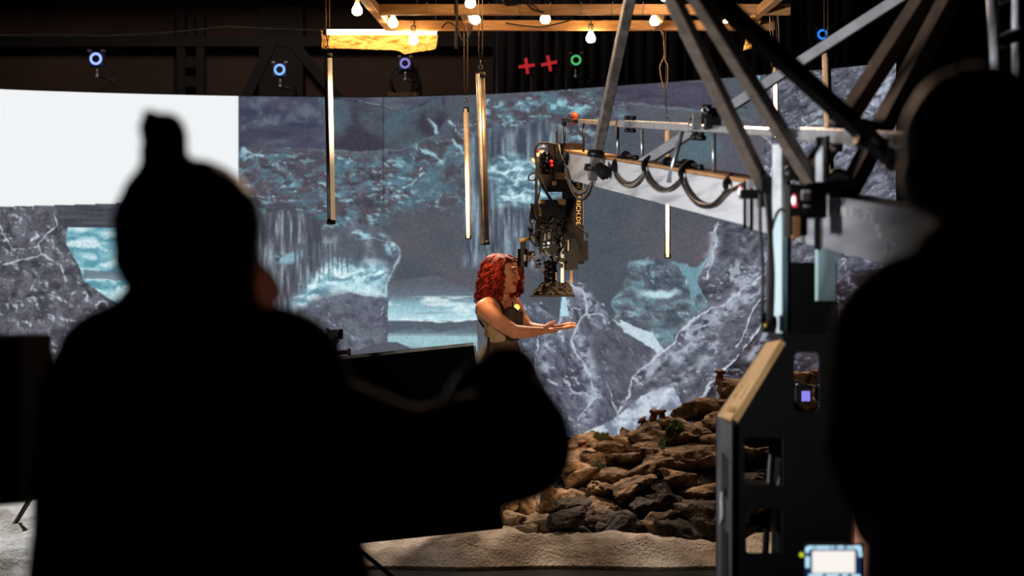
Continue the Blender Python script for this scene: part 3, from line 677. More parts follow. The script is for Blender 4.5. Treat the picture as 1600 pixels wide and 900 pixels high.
b = MB(); b.cyl(S(522, 517), S(522, 548), .017, .014); b.cyl(S(513, 526, 8.1), S(530, 526, 8.1), .030); b.cyl(S(506, 528), S(514, 528), .026); b.cyl(S(505, 528, 8.06), S(505, 528, 8.14), .02); b.cyl(S(502, 518), S(499, 540), .012); b.pbox(514, 515, 528, 524, 8.07, .05); b.build('clamp_head', M_BLACKMETAL, st)
b = MB(); b.cyl(S(528, 524), S(533, 523), .008); b.bevbar(S(533, 514), S(533, 530), .018, .018, .005); b.build('knob', M_BLACKMETAL, st)
b = MB(); b.cyl(S(513, 515.5), S(513, 519), .006); b.ball(S(512, 515), .009); b.build('knob', M_BLACKMETAL, st)
b = MB(); b.cyl(S(505, 553), S(546, 550), .011); b.cyl(S(544, 550), S(548, 550), .017); b.cyl(S(517, 552), S(527, 552), .024); b.build('grip_arm', mat('copper_rod', (110, 70, 52), 0.35, 0.8), st)

# ------------------------------------------------------------------ timber frame with bulbs
ZF = 3.092
def F0(px, d): return (px - 800) * d / F
yr, yn = 10.55, 9.95       # rear and near long beams
fr = thing('timber_frame', (0.2, 10.2, ZF + .05), 'pale timber batten frame hanging overhead, carrying bare bulbs', 'frame')
def beam(p, q, w, h, name='batten'):
    b = MB(); b.bevbar(p, q, w, h, .004); return b.build(name, M_TIMBER, fr)
beam(Vector((-.76, yr, ZF + .03)), Vector((1.62, yr, ZF + .03)), .045, .062)
beam(Vector((-.80, yn, ZF + .03)), Vector((1.62, yn, ZF + .03)), .045, .062)
beam(Vector((-.76, yr + .02, ZF + .028)), Vector((-.845, 9.0, ZF + .028)), .05, .055)
beam(Vector((1.42, yr + .02, ZF + .028)), Vector((1.50, 9.0, ZF + .028)), .05, .055)
beam(Vector((.87, yn, ZF + .028)), Vector((.90, yr, ZF + .028)), .045, .055)
beam(Vector((-.28, yn, ZF + .028)), Vector((-.26, yr, ZF + .028)), .045, .055)
beam(Vector((-.84, 9.02, ZF + .03)), Vector((1.52, 9.02, ZF + .03)), .045, .062)
for x in (-.55, 1.2):
    b = MB(); b.cyl(Vector((x, yn, ZF + .06)), Vector((x, yn, 6.5)), .004); b.build('suspension_wire', M_CABLE, fr)
for i in range(12):
    b = MB(); x = -.5 + i * .18; b.cyl(Vector((x, yn - .026, ZF + .0)), Vector((x + .004, yn - .026, ZF + .07)), .0025, n=6); b.build('cable_tie', mat('pale_tie', (225, 190, 150), .5), fr)
BULB = mat('lit_bulb_glass', (255, 240, 220), 0.2, emit=(255, 214, 160), estr=75)
bulb0 = thing('light_bulb', (0, 0, 0), 'x', 'light bulb', 'bare bulbs on the timber frame')
b = MB(); b.lathe((0, 0, 0), (0, 0, -1), [(.045, .0125), (.055, .014), (.072, .024), (.088, .030), (.102, .029), (.114, .020), (.12, .0)], 20); b.build('glass', BULB, bulb0)
b = MB(); b.lathe((0, 0, 0), (0, 0, -1), [(0, .013), (.004, .0165), (.03, .0165), (.032, .0135), (.048, .0135)], 16); b.build('socket', mat('brass_socket', (200, 170, 130), 0.35, 0.6), bulb0)
b = MB(); b.tube([(0, 0, 0), (.006, 0, .02), (.002, .004, .045)], .003, 6); b.build('wire', M_CABLE, bulb0)
bulbs = [(558, 18, 9.75, 'bare lit bulb hanging outside the corner of the timber frame, above the gold foil'),
         (614, 37, 10.2, 'bare lit bulb inside the frame corner, between the two long battens'),
         (646, 64, 10.5, 'lowest bare lit bulb, in front of the gold foil strip'),
         (735, 6, 9.6, 'lit bulb on the near batten, above another bulb, cut by the top edge'),
         (743, 32, 10.2, 'lit bulb at the short cross batten above the silver tube pair'),
         (852, 31, 10.15, 'lit bulb on the middle of the frame above the red crosses'),
         (923, 61, 10.5, 'lit bulb hanging below the rear batten, beside the green ringed camera'),
         (1023, 34, 10.2, 'lit bulb under the short cross batten nearer the crane struts'),
         (1133, 30, 10.2, 'lit bulb showing half behind the thick black crane strut'),
         (1040, -4, 9.7, 'lit bulb at the top edge between two crane struts')]
for i, (px, py, d, lb) in enumerate(bulbs):
    c = P(px, py, d) + Vector((0, 0, .095))
    if i == 0: bulb0.location = c; bulb0['label'] = lb
    else: dup(bulb0, c, lb)
# cable swags along the frame
def swag(pts, r, name, label, m=M_CABLE):
    pts = catmull(pts, 8); b = MB(); b.tube(pts, r, 8); o = b.build(name, m, origin=pts[0]); return tag(o, label, 'cable')
Q = P
swag([Q(690, 44, 10.45), Q(700, 35, 10.45), Q(715, 45, 10.4), Q(722, 62, 10.4), Q(730, 60, 10.4), Q(737, 40, 10.4), Q(740, 10, 10.3), Q(742, -10, 10.3)], .0045, 'power_cable', 'black cable looping below the timber frame beside the hanging strap')
swag([Q(785, -4, 9.9), Q(792, 8, 9.9), Q(820, 5, 9.9), Q(835, 16, 9.9), Q(860, 18, 9.95), Q(880, 2, 9.95)], .0045, 'power_cable', 'black cable draped along the near batten over the middle bulb')
swag([Q(790, 36, 10.5), Q(840, 42, 10.45), Q(875, 36, 10.5), Q(895, 30, 10.5)], .004, 'power_cable', 'thin black cable drooping along the rear batten behind the middle bulb')
b = MB(); b.tube(catmull([Q(713, -5, 9.9), Q(714, 30, 9.9), Q(712, 60, 9.9), Q(713, 76, 9.9)], 6), [.008] * 18 + [.014], 8)
tag(b.build('hanging_strap', mat('dark_strap', (60, 44, 38), .7), origin=Q(713, 76, 9.9)), 'dark thin strap dangling straight down between two bulbs', 'strap')

# ------------------------------------------------------------------ foils
FOIL = mat('gold_foil', (250, 196, 110), 0.45, 0.15, (236, 166, 80), 12, bump=0.9, bscale=34)
def foil(name, outline_top, outline_bot, d, label, nu=60, nv=16):
    b = MB(); n = nu
    for j in range(nv + 1):
        for i in range(n + 1):
            u = i / n; s = j / nv
            x = np.interp(u, [q[0] for q in outline_top], [q[1] for q in outline_top]); x2 = np.interp(u, [q[0] for q in outline_bot], [q[1] for q in outline_bot])
            y = np.interp(u, [q[0] for q in outline_top], [q[2] for q in outline_top]); y2 = np.interp(u, [q[0] for q in outline_bot], [q[2] for q in outline_bot])
            p = P(x + (x2 - x) * s, y + (y2 - y) * s + 0.8 * mnoise.noise(Vector((u * 30, s * 3, 5))), d)
            p.y += .05 * math.sin(s * 2.6) + .02 * mnoise.fractal(Vector((p.x * 14, p.z * 22, 0)), 1, 2, 4) - .05 * s
            b.v.append(tuple(p))
    for j in range(nv):
        for i in range(n):
            a = j * (n + 1) + i; b.f.append((a, a + 1, a + n + 2, a + n + 1)); b.sm.append(False)
    o = b.build(name, FOIL, origin=P(outline_top[0][1], outline_top[0][2], d)); mo = o.modifiers.new('t', 'SOLIDIFY'); mo.thickness = .003
    return tag(o, label, 'foil')
foil('foil_reflector', [(0, 501, 46), (.1, 510, 51), (1, 685, 50)], [(0, 503, 76), (.3, 560, 78), (.62, 622, 80), (.7, 632, 86), (.85, 662, 81), (1, 681, 78)], 10.83, 'long strip of crumpled gold foil hanging under the lit horizontal tube')
foil('foil_reflector', [(0, 1176, 28), (1, 1192, 24)], [(0, 1160, 80), (1, 1173, 77)], 10.2, 'small crumpled foil piece hanging behind the thick black strut', 14, 24)
TUBEON = mat('tube_glow', (255, 240, 215), 0.3, emit=(255, 226, 180), estr=12)
hb = thing('tube_light', P(600, 50, 10.8), 'x', 'tube light', 'warm tube lights')
hb['label'] = 'horizontal lit tube lying along the top of the gold foil strip'
b = MB(); b.cyl(P(510, 50, 10.8), P(683, 50, 10.8), .017); b.build('diffuser', TUBEON, hb)
b = MB(); b.cyl(P(505, 50, 10.8), P(511, 50, 10.8), .02); b.cyl(P(683, 50, 10.8), P(688, 51, 10.8), .02); b.build('end_cap', M_BLACKMETAL, hb)
b = MB(); b.cyl(P(509, 49, 10.8), Vector((P(509, 49, 10.8).x, 10.8, 6.5)), .003, n=6); b.cyl(P(681, 49, 10.8), Vector((P(681, 49, 10.8).x, 10.8, 6.5)), .003, n=6); b.build('suspension_wire', M_CABLE, hb)

# ------------------------------------------------------------------ vertical tube lights
TUBEDIM = mat('tube_dim_glow', (226, 190, 150), 0.4, emit=(220, 176, 130), estr=0.35)  # dim diffuser sections still carry a faint glow of their own
TUBEMID = mat('tube_mid_section', (240, 205, 160), 0.4, emit=(240, 196, 140), estr=1.0)
TUBEHOT = mat('tube_hot_section', (255, 244, 225), 0.3, emit=(255, 220, 168), estr=9)
def tube_grad(name, stops):
    m = mat(name, (236, 214, 180), .4); nt = m.node_tree; bs = nt.nodes['Principled BSDF']
    tc = nt.nodes.new('ShaderNodeTexCoord'); sx = nt.nodes.new('ShaderNodeSeparateXYZ'); rp = nt.nodes.new('ShaderNodeValToRGB'); mu = nt.nodes.new('ShaderNodeMath'); mu.operation = 'POWER'; mu.inputs[1].default_value = 3.0
    m2 = nt.nodes.new('ShaderNodeMath'); m2.operation = 'MULTIPLY_ADD'; m2.inputs[1].default_value = 12.0; m2.inputs[2].default_value = .32
    nt.links.new(tc.outputs['Generated'], sx.inputs[0]); nt.links.new(sx.outputs['Z'], rp.inputs[0]); nt.links.new(rp.outputs[0], mu.inputs[0]); nt.links.new(mu.outputs[0], m2.inputs[0]); nt.links.new(m2.outputs[0], bs.inputs['Emission Strength'])
    bs.inputs['Emission Color'].default_value = (*lin((250, 208, 156)), 1)
    cr_ = rp.color_ramp
    while len(cr_.elements) > 1: cr_.elements.remove(cr_.elements[0])
    for i, (p_, v_) in enumerate(stops):
        e_ = cr_.elements[0] if i == 0 else cr_.elements.new(p_)
        e_.position = p_; e_.color = (v_, v_, v_, 1)
    return m
TG1 = tube_grad('pixel_tube_edge_glow', [(0, 0), (.3, .1), (.45, .55), (.65, .95), (.85, .6), (.95, .1)])
TG2 = tube_grad('pixel_tube_low_glow', [(0, .5), (.12, .7), (.3, 1), (.5, .85), (.62, .3), (.7, 0)])
TG3 = tube_grad('pixel_tube_half_glow', [(0, .5), (.15, .6), (.25, 1), (.4, .9), (.46, .3), (.5, 0)])
def vtube(pt, pb, d, r, label, segs, body=M_ALU, wire=2, face=-1, db=None):
    """segs: list of (t0, t1, material) for the diffuser strip, t along the tube from its top"""
    a = P(pt[0], pt[1], d); z = P(pb[0], pb[1], db or d)
    t = thing('tube_light', z, label, 'tube light', 'warm tube lights')
    ax = (z - a).normalized()
    b = MB(); off = Vector((0, .006, 0))
    b.cyl(a + off, z + off, r, n=18); b.build('housing', body, t)
    for (t0, t1, mm) in segs:
        p = a.lerp(z, t0); q = a.lerp(z, t1); s_ = Vector((face * r * .55, -r * .35, 0))
        b = MB(); b.cyl(p + s_, q + s_, r * .62, n=14); b.build('diffuser', mm, t)
    for p, q in ((a - ax * .012, a + ax * .02), (z - ax * .02, z + ax * .006)):
        b = MB(); b.cyl(p + off, q + off, r * 1.12, n=18); b.build('end_cap', M_BLACKMETAL if body != M_TIMBER else M_ALU, t)
    b = MB(); top = a - ax * .01
    b.ring(top + Vector((0, 0, .03)), (0, 1, 0), .012, .003, 16, 6); b.ring(top + Vector((0, 0, .055)), (1, 0, 0), .014, .003, 16, 6); b.build('shackle', M_CHROME, t)
    for k in range(wire):
        b = MB(); dx = (.010 if k else -.010); b.tube([top + Vector((0, 0, .06)), top + Vector((dx, 0, .12)), Vector((top.x + dx * 1.6, top.y, 6.5))], .003, 6); b.build('suspension_wire', mat('wire_brown', (84, 58, 42), .5), t)
    return t
vtube((512, 86), (517.5, 349), 9.9, .023, 'dark silver tube hanging below the gold foil, lit along one edge', [(.02, .98, TG1)], mat('dark_tube_metal', (120, 118, 120), .3, .8), face=.9)
vtube((728, 170), (732, 372), 10.4, .0165, 'tube glowing strongly at its middle, hanging beside the silver tube above the woman', [(0, 1, TG2)], mat('cream_housing', (220, 180, 140), .5), face=-.2)
vtube((751, 116), (758, 381), 9.7, .024, 'long unlit silver tube hanging nearly over the woman', [(.0, 1, mat('tube_edge_pale', (230, 226, 220), .3, .3)), ], mat('brown_tube_metal', (150, 130, 112), .35, .7), face=-.95)
vtube((1043, 198), (1043.5, 402), 10.6, .0175, 'tube passing behind the crane beam with its lower half glowing', [(0, 1, TG3)], mat('cream_housing', (220, 180, 140), .5), face=-.2, wire=1)
vtube((1211, 106), (1213, 215), 10.2, .018, 'short glowing tube seen between the crossing crane struts', [(0, .1, TUBEDIM), (.1, .75, TUBEHOT), (.75, 1, TUBEON)], mat('cream_housing', (220, 180, 140), .5), face=-.2)
vtube((1291, 84), (1297, 296), 9.0, .024, 'tan and silver tube hanging below the blue ringed camera among the struts', [(0, 1, TUBEDIM)], mat('brown_tube_metal', (150, 130, 112), .35, .7), face=-.7)
# wire loop slung above the beam tube
b = MB(); b.tube(catmull([P(1036, 50, 10.5), P(1038, 78, 10.5), P(1037, 90, 10.5), P(1031, 105, 10.5), P(1034, 125, 10.5), P(1039, 140, 10.5), P(1043, 125, 10.5), P(1043, 102, 10.5), P(1039, 92, 10.5), P(1037, 60, 10.5), P(1030, 42, 10.5)], 8), .004, 6)
tag(b.build('wire_sling', mat('tan_wire', (176, 140, 104), .5), origin=P(1037, 90, 10.5)), 'thin steel wire sling with a long loop above the glowing beam tube', 'wire')
b = MB(); b.tube(catmull([P(1203, 18, 10), P(1204, 60, 10), P(1206, 104, 10)], 6), .003, 6); b.tube(catmull([P(1203, 18, 10), P(1212, 15, 10), P(1216, 30, 10), P(1217, 75, 10), P(1214, 104, 10.1)], 6), .003, 6)
tag(b.build('wire_sling', mat('tan_wire', (176, 140, 104), .5), origin=P(1205, 20, 10)), 'thin wire hoop hanging from the frame corner above the short tube', 'wire')

# ------------------------------------------------------------------ tracking cameras with ring lights, on top of the screen
def ringcam(px, py, d, col, label, es, r=11, box=True, screen_y=None):
    c = P(px, py, d); k = d / F
    t = thing('tracking_camera', c, label, 'camera', 'ring lit tracking cameras above the screen')
    b = MB(); w = r * 0.85 * k
    b.box((c.x - w, c.y, c.z - w), (c.x + w, c.y + .09, c.z + w)); b.build('body', mat('tracking_body', (50, 62, 90), .45), t)
    b = MB(); b.ring(c + Vector((0, -.012, 0)), (0, 1, 0), r * .60 * k, r * .14 * k, 32, 10); b.build('ring_light', mat('ring_%d_%d_%d' % col, col, .4, emit=col, estr=es), t)
    b = MB(); b.cyl(c + Vector((0, -.03, 0)), c + Vector((0, .01, 0)), r * .36 * k, n=20); b.build('lens', M_BLACKMETAL, t)
    b = MB(); b.box((c.x - w * 1.2, c.y - .01, c.z + w * 1.05), (c.x - w * .7, c.y + .05, c.z + w * 1.3)); b.box((c.x + w * .7, c.y - .01, c.z + w * 1.05), (c.x + w * 1.2, c.y + .05, c.z + w * 1.3)); b.build('top_clip', M_ALU, t)
    b = MB(); b.cyl(c - Vector((0, -.04, w)), c - Vector((0, -.04, w + 14 * k)), .012, n=10); b.ball(c - Vector((0, -.04, w + 15 * k)), .022); b.build('ball_mount', M_ALU, t)
    b = MB(); z1 = 3.512; a0 = c - Vector((-.0, -.04, w + 15 * k)); b.tube([a0, a0 + Vector((.10, .02, -.02)), (a0.x + .16, a0.y + .03, min(a0.z - .04, z1 + .25)), (a0.x + .16, a0.y + .03, z1)], .016, 8); b.build('bracket_arm', M_BLACKMETAL, t)
    b = MB(); b.tube(catmull([c + Vector((w, .05, 0)), c + Vector((w + .08, .06, -.08)), c + Vector((w + .05, .06, -.25)), (c.x + .02, c.y + .06, z1)], 6), .006, 6); b.build('cable', M_CABLE, t)
ringcam(150, 92, 17.45, (150, 175, 255), 'boxy tracking camera with white ring light above the glowing white screen', 1.3, 13)
ringcam(437, 109, 17.9, (130, 180, 255), 'tracking camera with pale blue ring above the cavern screen, nearest the white panel', 1.1, 12)
ringcam(633, 99, 17.9, (140, 130, 220), 'tracking camera with violet white ring below the gold foil', .9, 11)
ringcam(900, 94, 17.1, (90, 200, 110), 'tracking camera with green ring beside the red crosses', .8, 11)
ringcam(1285, 54, 15.7, (40, 140, 255), 'tracking camera with blue ring hanging among the crane struts', 1.0, 11)
jb = thing('junction_box', P(630, 150, 18.02), 'small brown junction box with coiled cable on the screen top below the foil', 'box')
b = MB(); b.pbox(606, 144, 651, 150.3, 18.02, .05); b.build('body', mat('brown_box', (110, 84, 60), .6, c2=(80, 60, 44)), jb)
b = MB(); c = P(628, 132, 18.04)
for k in range(5): b.ring(c + Vector((.01 * k, .01 * k, .01 * k)), (0.2 * k - .4, 1, .2), .12 + .012 * k, .009, 24, 6)
b.build('cable_coil', M_CABLE, jb)
swag([P(-20, 54, 15), P(60, 54.5, 15), P(180, 55, 15), P(270, 50, 15), P(330, 44, 15), P(360, 42, 15), P(420, 45, 15), P(500, 47, 15), P(520, 48, 15)], .006, 'ceiling_cable', 'thin grey cable strung across the dark ceiling above the white screen', mat('grey_wire', (130, 118, 112), .6))
# ------------------------------------------------------------------ camera crane
def hpx(px): return 40 + 0.0895 * (px - 877)          # seen height of the beam
def dep(px): return 400 / hpx(px)
A0 = P(868, 236, dep(868)); A1 = P(1500, 343, dep(1500)); 
def on(px, dy=0.0, side=0.0, extra=0.0):
    """point on the beam's upper near edge at the place seen in column px; dy up, side away from the lens"""
    # solve along the straight 3D edge
    k = (px - 800) / F
    # A0 + s*(A1-A0): x = k*y
    dv = A1 - A0; s = (k * A0.y - A0.x) / (dv.x - k * dv.y)
    p = A0 + dv * s
    return p + SIDE * side + Vector((0, 0, dy))
AX = (A1 - A0).normalized(); SIDE = Vector((-AX.y, AX.x, 0)).normalized()
if SIDE.x < 0: SIDE = -SIDE
cr = thing('camera_crane', on(1240), 'camera crane with long scuffed white box beam, thin rail and tall steel struts', 'crane')
BH, BWD = .15, .12
def beamseg(pa, pb, name, m, sh=0.0):
    b = MB(); p = on(pa); q = on(pb); up = Vector((0, 0, 1))
    b.hexa([p - up * (BH + sh) - SIDE * sh, q - up * (BH + sh) - SIDE * sh, q - up * (BH + sh) + SIDE * (BWD + sh), p - up * (BH + sh) + SIDE * (BWD + sh),
            p + up * sh - SIDE * sh, q + up * sh - SIDE * sh, q + up * sh + SIDE * (BWD + sh), p + up * sh + SIDE * (BWD + sh)]); return b.build(name, m, cr)
beamseg(868, 1181, 'beam', M_WHITEPAINT)
beamseg(1178, 1640, 'beam', mat('dull_grey_paint', (190, 190, 194), 0.5, 0.0, (140, 140, 146), 6, stretch=(1, .25, 3)), .006)
b = MB()
for pa, pb in ((870, 1175),):
    p = on(pa, .003, -.002); q = on(pb, .003, -.002); b.hexa([p, q, q + SIDE * .125, p + SIDE * .125, p + Vector((0, 0, .012)), q + Vector((0, 0, .012)), q + SIDE * .125 + Vector((0, 0, .012)), p + SIDE * .125 + Vector((0, 0, .012))])
b.build('top_board', M_WOODTOP, cr)
for x in (1169, 1179): 
    b = MB(); b.bar(on(x, .01, -.012), on(x, -BH - .01, -.012), .010, .012); b.build('strap', M_BLACK, cr)
for x in (1283, 1288):
    b = MB(); b.bar(on(x, .01, -.016), on(x, -BH - .014, -.016), .010, .010); b.build('strap', M_BLACK, cr)
# faded lettering and paint run on the near part of the beam
b = MB()
def fleck(x0, x1, y0, y1, sk=0.0):
    pts = []
    for (x, y) in ((x0, y1), (x1, y1), (x1 + sk, y0), (x0 + sk, y0)): pts.append(on(x, -y, -.0095))
    o = [p - SIDE * -.003 for p in pts]; b.hexa([pts[0], pts[1], o[1], o[0], pts[3], pts[2], o[2], o[3]])
for (x0, x1, y0, y1) in ((1301, 1303, .022, .04), (1310, 1312, .02, .04), (1313, 1315, .02, .045), (1316, 1321, .02, .046), (1323, 1326, .02, .046), (1335, 1337, .016, .042), (1338, 1341, .022, .03), (1344, 1346, .018, .045), (1348, 1351, .022, .04), (1355, 1357, .016, .045), (1359, 1363, .016, .024), (1365, 1368, .016, .048), (1370, 1373, .01, .05), (1372, 1378, .05, .07), (1376, 1384, .07, .085), (1382, 1397, .085, .092), (1386, 1391, .09, .125), (1395, 1405, .088, .096)):
    fleck(x0, x1, y0, y1, 1.0)
b.build('faded_lettering', mat('chalk_white', (236, 238, 240), .6), cr)['label'] = 'faded white lettering and paint run'

# rail above the beam
RH = .185
def rail(pa, pb, w, name, m, h=RH, side=.05): 
    b = MB(); b.bevbar(on(pa, h, side), on(pb, h, side), w, w, .004); return b.build(name, m, cr)
rail(893, 960, .024, 'rail', mat('cream_rail', (226, 200, 160), .4, .3)); rail(955, 1063, .036, 'rail', M_ALU); rail(1058, 1216, .030, 'rail', M_ALU); rail(1236, 1424, .044, 'rail', M_ALU)
for x, m, r in ((869, M_BLACKMETAL, .007), (898, M_BLACKMETAL, .007), (950, M_ALU, .008), (987, M_ALU, .008), (1049, M_ALU, .011), (1096, M_ALU, .009)):
    b = MB(); b.cyl(on(x, RH, .05), on(x, -.0 if x != 1049 else -.05, .05 if x != 1049 else -.012), r, n=10); b.build('rail_post', m, cr)
b = MB(); b.cyl(on(868, RH, .05), on(893, RH, .05), .012); b.cyl(on(869, RH + .01, .05), on(869, RH - .03, .05), .014); b.build('rail_end', M_BLACKMETAL, cr)
b = MB(); b.cyl(on(884, RH + .04, .05), on(884, RH - .02, .05), .015); b.ball(on(884, RH + .03, .05), .022); b.build('knob', mat('red_orange_knob', (200, 80, 40), .4), cr)
for x in (965, 973, 1067, 1077, 1283):
    b = MB(); c = on(x, RH, .05); s = .8 if x < 1000 else 1
    b.cyl(c + Vector((0, -.0, .045)) * s, c - Vector((0, 0, .05)) * s, .012 * s, n=12)
    b.cyl(c + Vector((0, 0, .048)) * s, c + Vector((0, 0, .03)) * s, .021 * s, n=10); b.cyl(c - Vector((0, 0, .05)) * s, c - Vector((0, 0, .03)) * s, .02 * s, n=10); b.build('rail_clamp', M_BLACKMETAL, cr)
b = MB(); b.pbox(1083, 177, 1096, 201, dep(1090) + .02, .05); b.build('rail_block', M_ALU, cr)
b = MB(); b.pbox(1097, 163, 1112, 182, dep(1105), .06); b.pbox(1103, 168, 1127, 200, dep(1105) + .05, .08); b.build('pulley_block', M_BLACKMETAL, cr)
b = MB(); c = P(1102, 172, dep(1105) - .012); b.ring(c, (0, 1, 0), .014, .004, 4, 6); b.build('pulley_face', M_ALU, cr)
for x in (962, 1060, 1026, 1052): # handles lying along the top of the beam
    b = MB(); c = on(x, .028, .05); e = on(x + 16, .026, .05); b.cyl(c, e, .009); b.cyl(c - AX * .012, c + AX * .012, .024); b.ball(e, .014); b.build('turn_knob', M_BLACKMETAL, cr)

# struts
def strut(p, q, w, m=M_DARKBAR, name='strut', roll=0.0, h=None):
    b = MB(); b.bevbar(p, q, w, h or w, .004, roll); return b.build(name, m, cr)
strut(P(925, 277, 8.75), P(990, -30, 7.8), .048, mat('worn_steel_bar', (150, 142, 134), .4, .5, (110, 102, 96), 20), roll=0)
strut(P(1196, 296, 5.75), P(1035, -35, 4.9), .042, roll=0)
strut(P(1283, 306, 5.25), P(1070, -35, 4.7), .042, roll=0)
strut(P(1402, 256, 4.85), P(1082, -35, 4.2), .044, mat('dark_steel_bar', (62, 60, 60), .45, .5), roll=0)
strut(P(1003, 256, 8.0), P(1440, -25, 7.0), .046, mat('dull_grey_bar', (150, 150, 152), .6, .1, (128, 128, 130), 12), roll=.2)
TANBAR = mat('tan_lit_bar', (96, 76, 62), .5, .2)
strut(P(1255, 290, 5.7), P(1468, -40, 5.6), .058, TANBAR, roll=.7); strut(P(1325, 300, 5.6), P(1515, -60, 5.5), .058, TANBAR, roll=.7)
for (x, y, d) in ((926, 262, 8.7), (931, 240, 8.6)):
    b = MB(); b.cyl(P(x - 1, y + 6, d), P(x + 1, y - 4, d), .044, n=12); b.build('strut_sleeve', M_BLACKMETAL, cr)
# knots where the struts meet
for (x, y, d, r) in ((1196, 290, 5.7, .045), (1272, 300, 5.3, .05), (1350, 206, 4.65, .05), (1330, 296, 5.2, .04), (1394, 248, 4.8, .035)):
    b = MB(); b.bevbar(P(x - 8, y, d), P(x + 8, y + 6, d), r * 1.7, r * 1.5, .012); b.cyl(P(x, y - 8, d - .05), P(x, y - 8, d + .06), r * .5, n=12); b.build('joint', M_BLACKMETAL, cr)
# masts: pale blue posts with black backs
PB = mat('pale_blue_paint', (196, 222, 226), .4, 0.0, (160, 196, 204), 4, stretch=(1, 1, .3))
b = MB(); b.bevbar(P(1218, 226, 5.49), P(1218, 342, 5.49), .036, .036, .003, .6); b.build('mast', mat('white_mast', (235, 240, 244), .4), cr)  # light on the blue post's upper length put in as white
b = MB(); b.bevbar(P(1218.5, 338, 5.49), P(1218.5, 520, 5.49), .038, .038, .003, .6); b.build('mast', PB, cr)
b = MB(); b.pbox(1229, 232, 1236, 520, 5.5, .05); b.build('mast_back', M_BLACK, cr)
b = MB(); b.bevbar(P(1283, 214, 5.13), P(1283, 284, 5.13), .026, .026, .003, .6); b.build('mast', mat('white_mast', (235, 240, 244), .4), cr)
b = MB(); b.pbox(1291, 212, 1297, 290, 5.15, .05); b.build('mast_back', M_BLACK, cr)
b = MB(); b.pbox(1278, 383, 1300, 470, 5.45, .05); b.pbox(1300, 383, 1306, 470, 5.45, .06); b.build('mast', PB, cr)
# pivot housing
b = MB(); b.pbox(1234, 288, 1262, 368, 5.0, .1); b.pbox(1250, 300, 1292, 340, 5.02, .1); b.pbox(1262, 286, 1345, 302, 5.03, .14); b.build('pivot_housing', M_BLACKMETAL, cr)
b = MB(); b.pbox(1190, 278, 1206, 322, 5.5, .1); b.pbox(1158, 296, 1192, 310, 5.52, .05); b.build('pivot_bracket', M_BLACKMETAL, cr)
b = MB(); b.cyl(P(1310, 290, 5.1), P(1310, 290, 5.25), .04); b.ball(P(1310, 283, 5.2), .04); b.build('pivot_bearing', M_BLACKMETAL, cr)
b = MB(); b.ball(P(1236, 270, 5.25), .025); b.cyl(P(1228, 272, 5.25), P(1246, 272, 5.25), .014); b.build('tension_knob', M_BLACKMETAL, cr)
b = MB(); b.pbox(1240, 338, 1250, 372, 4.99, .05); b.build('wood_block', M_WOODTOP, cr)
for (x, y, d) in ((1157, 299, 5.58), (1241, 313, 4.97)):
    b = MB(); b.ball(P(x, y, d), .011, sc=(.6, 1, 1.8)); b.ball(P(x + 1, y + 7, d), .008); b.build('indicator_lamp', mat('red_indicator', (255, 60, 80), .4, emit=(255, 80, 100), estr=.5), cr)
    b = MB(); b.ball(P(x - 1, y, d - .012), .008, sc=(.7, 1, 1.7)); b.build('indicator_lamp', mat('white_indicator', (255, 240, 240), .4, emit=(255, 240, 240), estr=1.5), cr)
for r in ((1168, 281, 1178, 294, 5.5), (1254, 297, 1266, 312, 4.98), (1258, 320, 1266, 323, 4.98)):
    b = MB(); b.pbox(*r, .02); b.build('tape_patch', mat('white_tape', (210, 212, 216), .6), cr)
# cable bundles looped under the beam
random.seed(4)
loops = [(892, 236, 887, 256), (887, 256, 921, 276), (952, 268, 1005, 272), (1005, 272, 1063, 279), (1063, 279, 1130, 296)]
def lp(xa, ya, xb, yb, sag, n, r0=.0045, mm=None):
    for k in range(n):
        d0, d1 = dep(xa) - .06 - .012 * k, dep(xb) - .06 - .012 * k
        s = sag * random.uniform(.72, 1.1); j = random.uniform(-2, 2)
        pts = [P(xa, ya, d0), P(xa + (xb - xa) * .12 + j, ya + (yb - ya) * .12 + s * .55, d0 * .88 + d1 * .12), P(xa + (xb - xa) * .4 + j, ya + (yb - ya) * .4 + s, d0 * .6 + d1 * .4), P(xa + (xb - xa) * .72 + j, ya + (yb - ya) * .72 + s * .82, d0 * .28 + d1 * .72), P(xb, yb, d1)]
        b = MB(); b.tube(catmull(pts, 7), r0 * (1 if k % 3 else 1.4), 7); b.build('cable', (M_CABLE if k % 2 else M_CABLEGREY) if mm is None else mm, cr)
lp(884, 262, 930, 272, 42, 5); lp(957, 262, 1007, 268, 26, 5); lp(1007, 268, 1063, 280, 24, 6); lp(1063, 278, 1132, 300, 32, 6)
lp(1130, 300, 1166, 284, 2, 4)
for x, y in ((886, 250), (960, 262), (1007, 262), (1065, 272), (1135, 290)):
    b = MB(); d = dep(x) - .03; b.tube(catmull([P(x + 8, y - 18, d + .1), P(x + 2, y - 10, d), P(x - 1, y - 2, d - .05), P(x, y + 8, d - .06)], 5), [.006 + .008 * math.sin(i / 15 * 3.14) for i in range(16)], 8); b.build('cable_tie', M_BLACK, cr)
b = MB(); b.tube([P(936, 262, 8.55), P(946, 270, 8.5), P(953, 275, 8.5)], [.03, .036, .02], 8); b.tube([P(938, 278, 8.5), P(948, 266, 8.5)], [.02, .028], 8); b.build('cable_wrap', M_BLACK, cr)
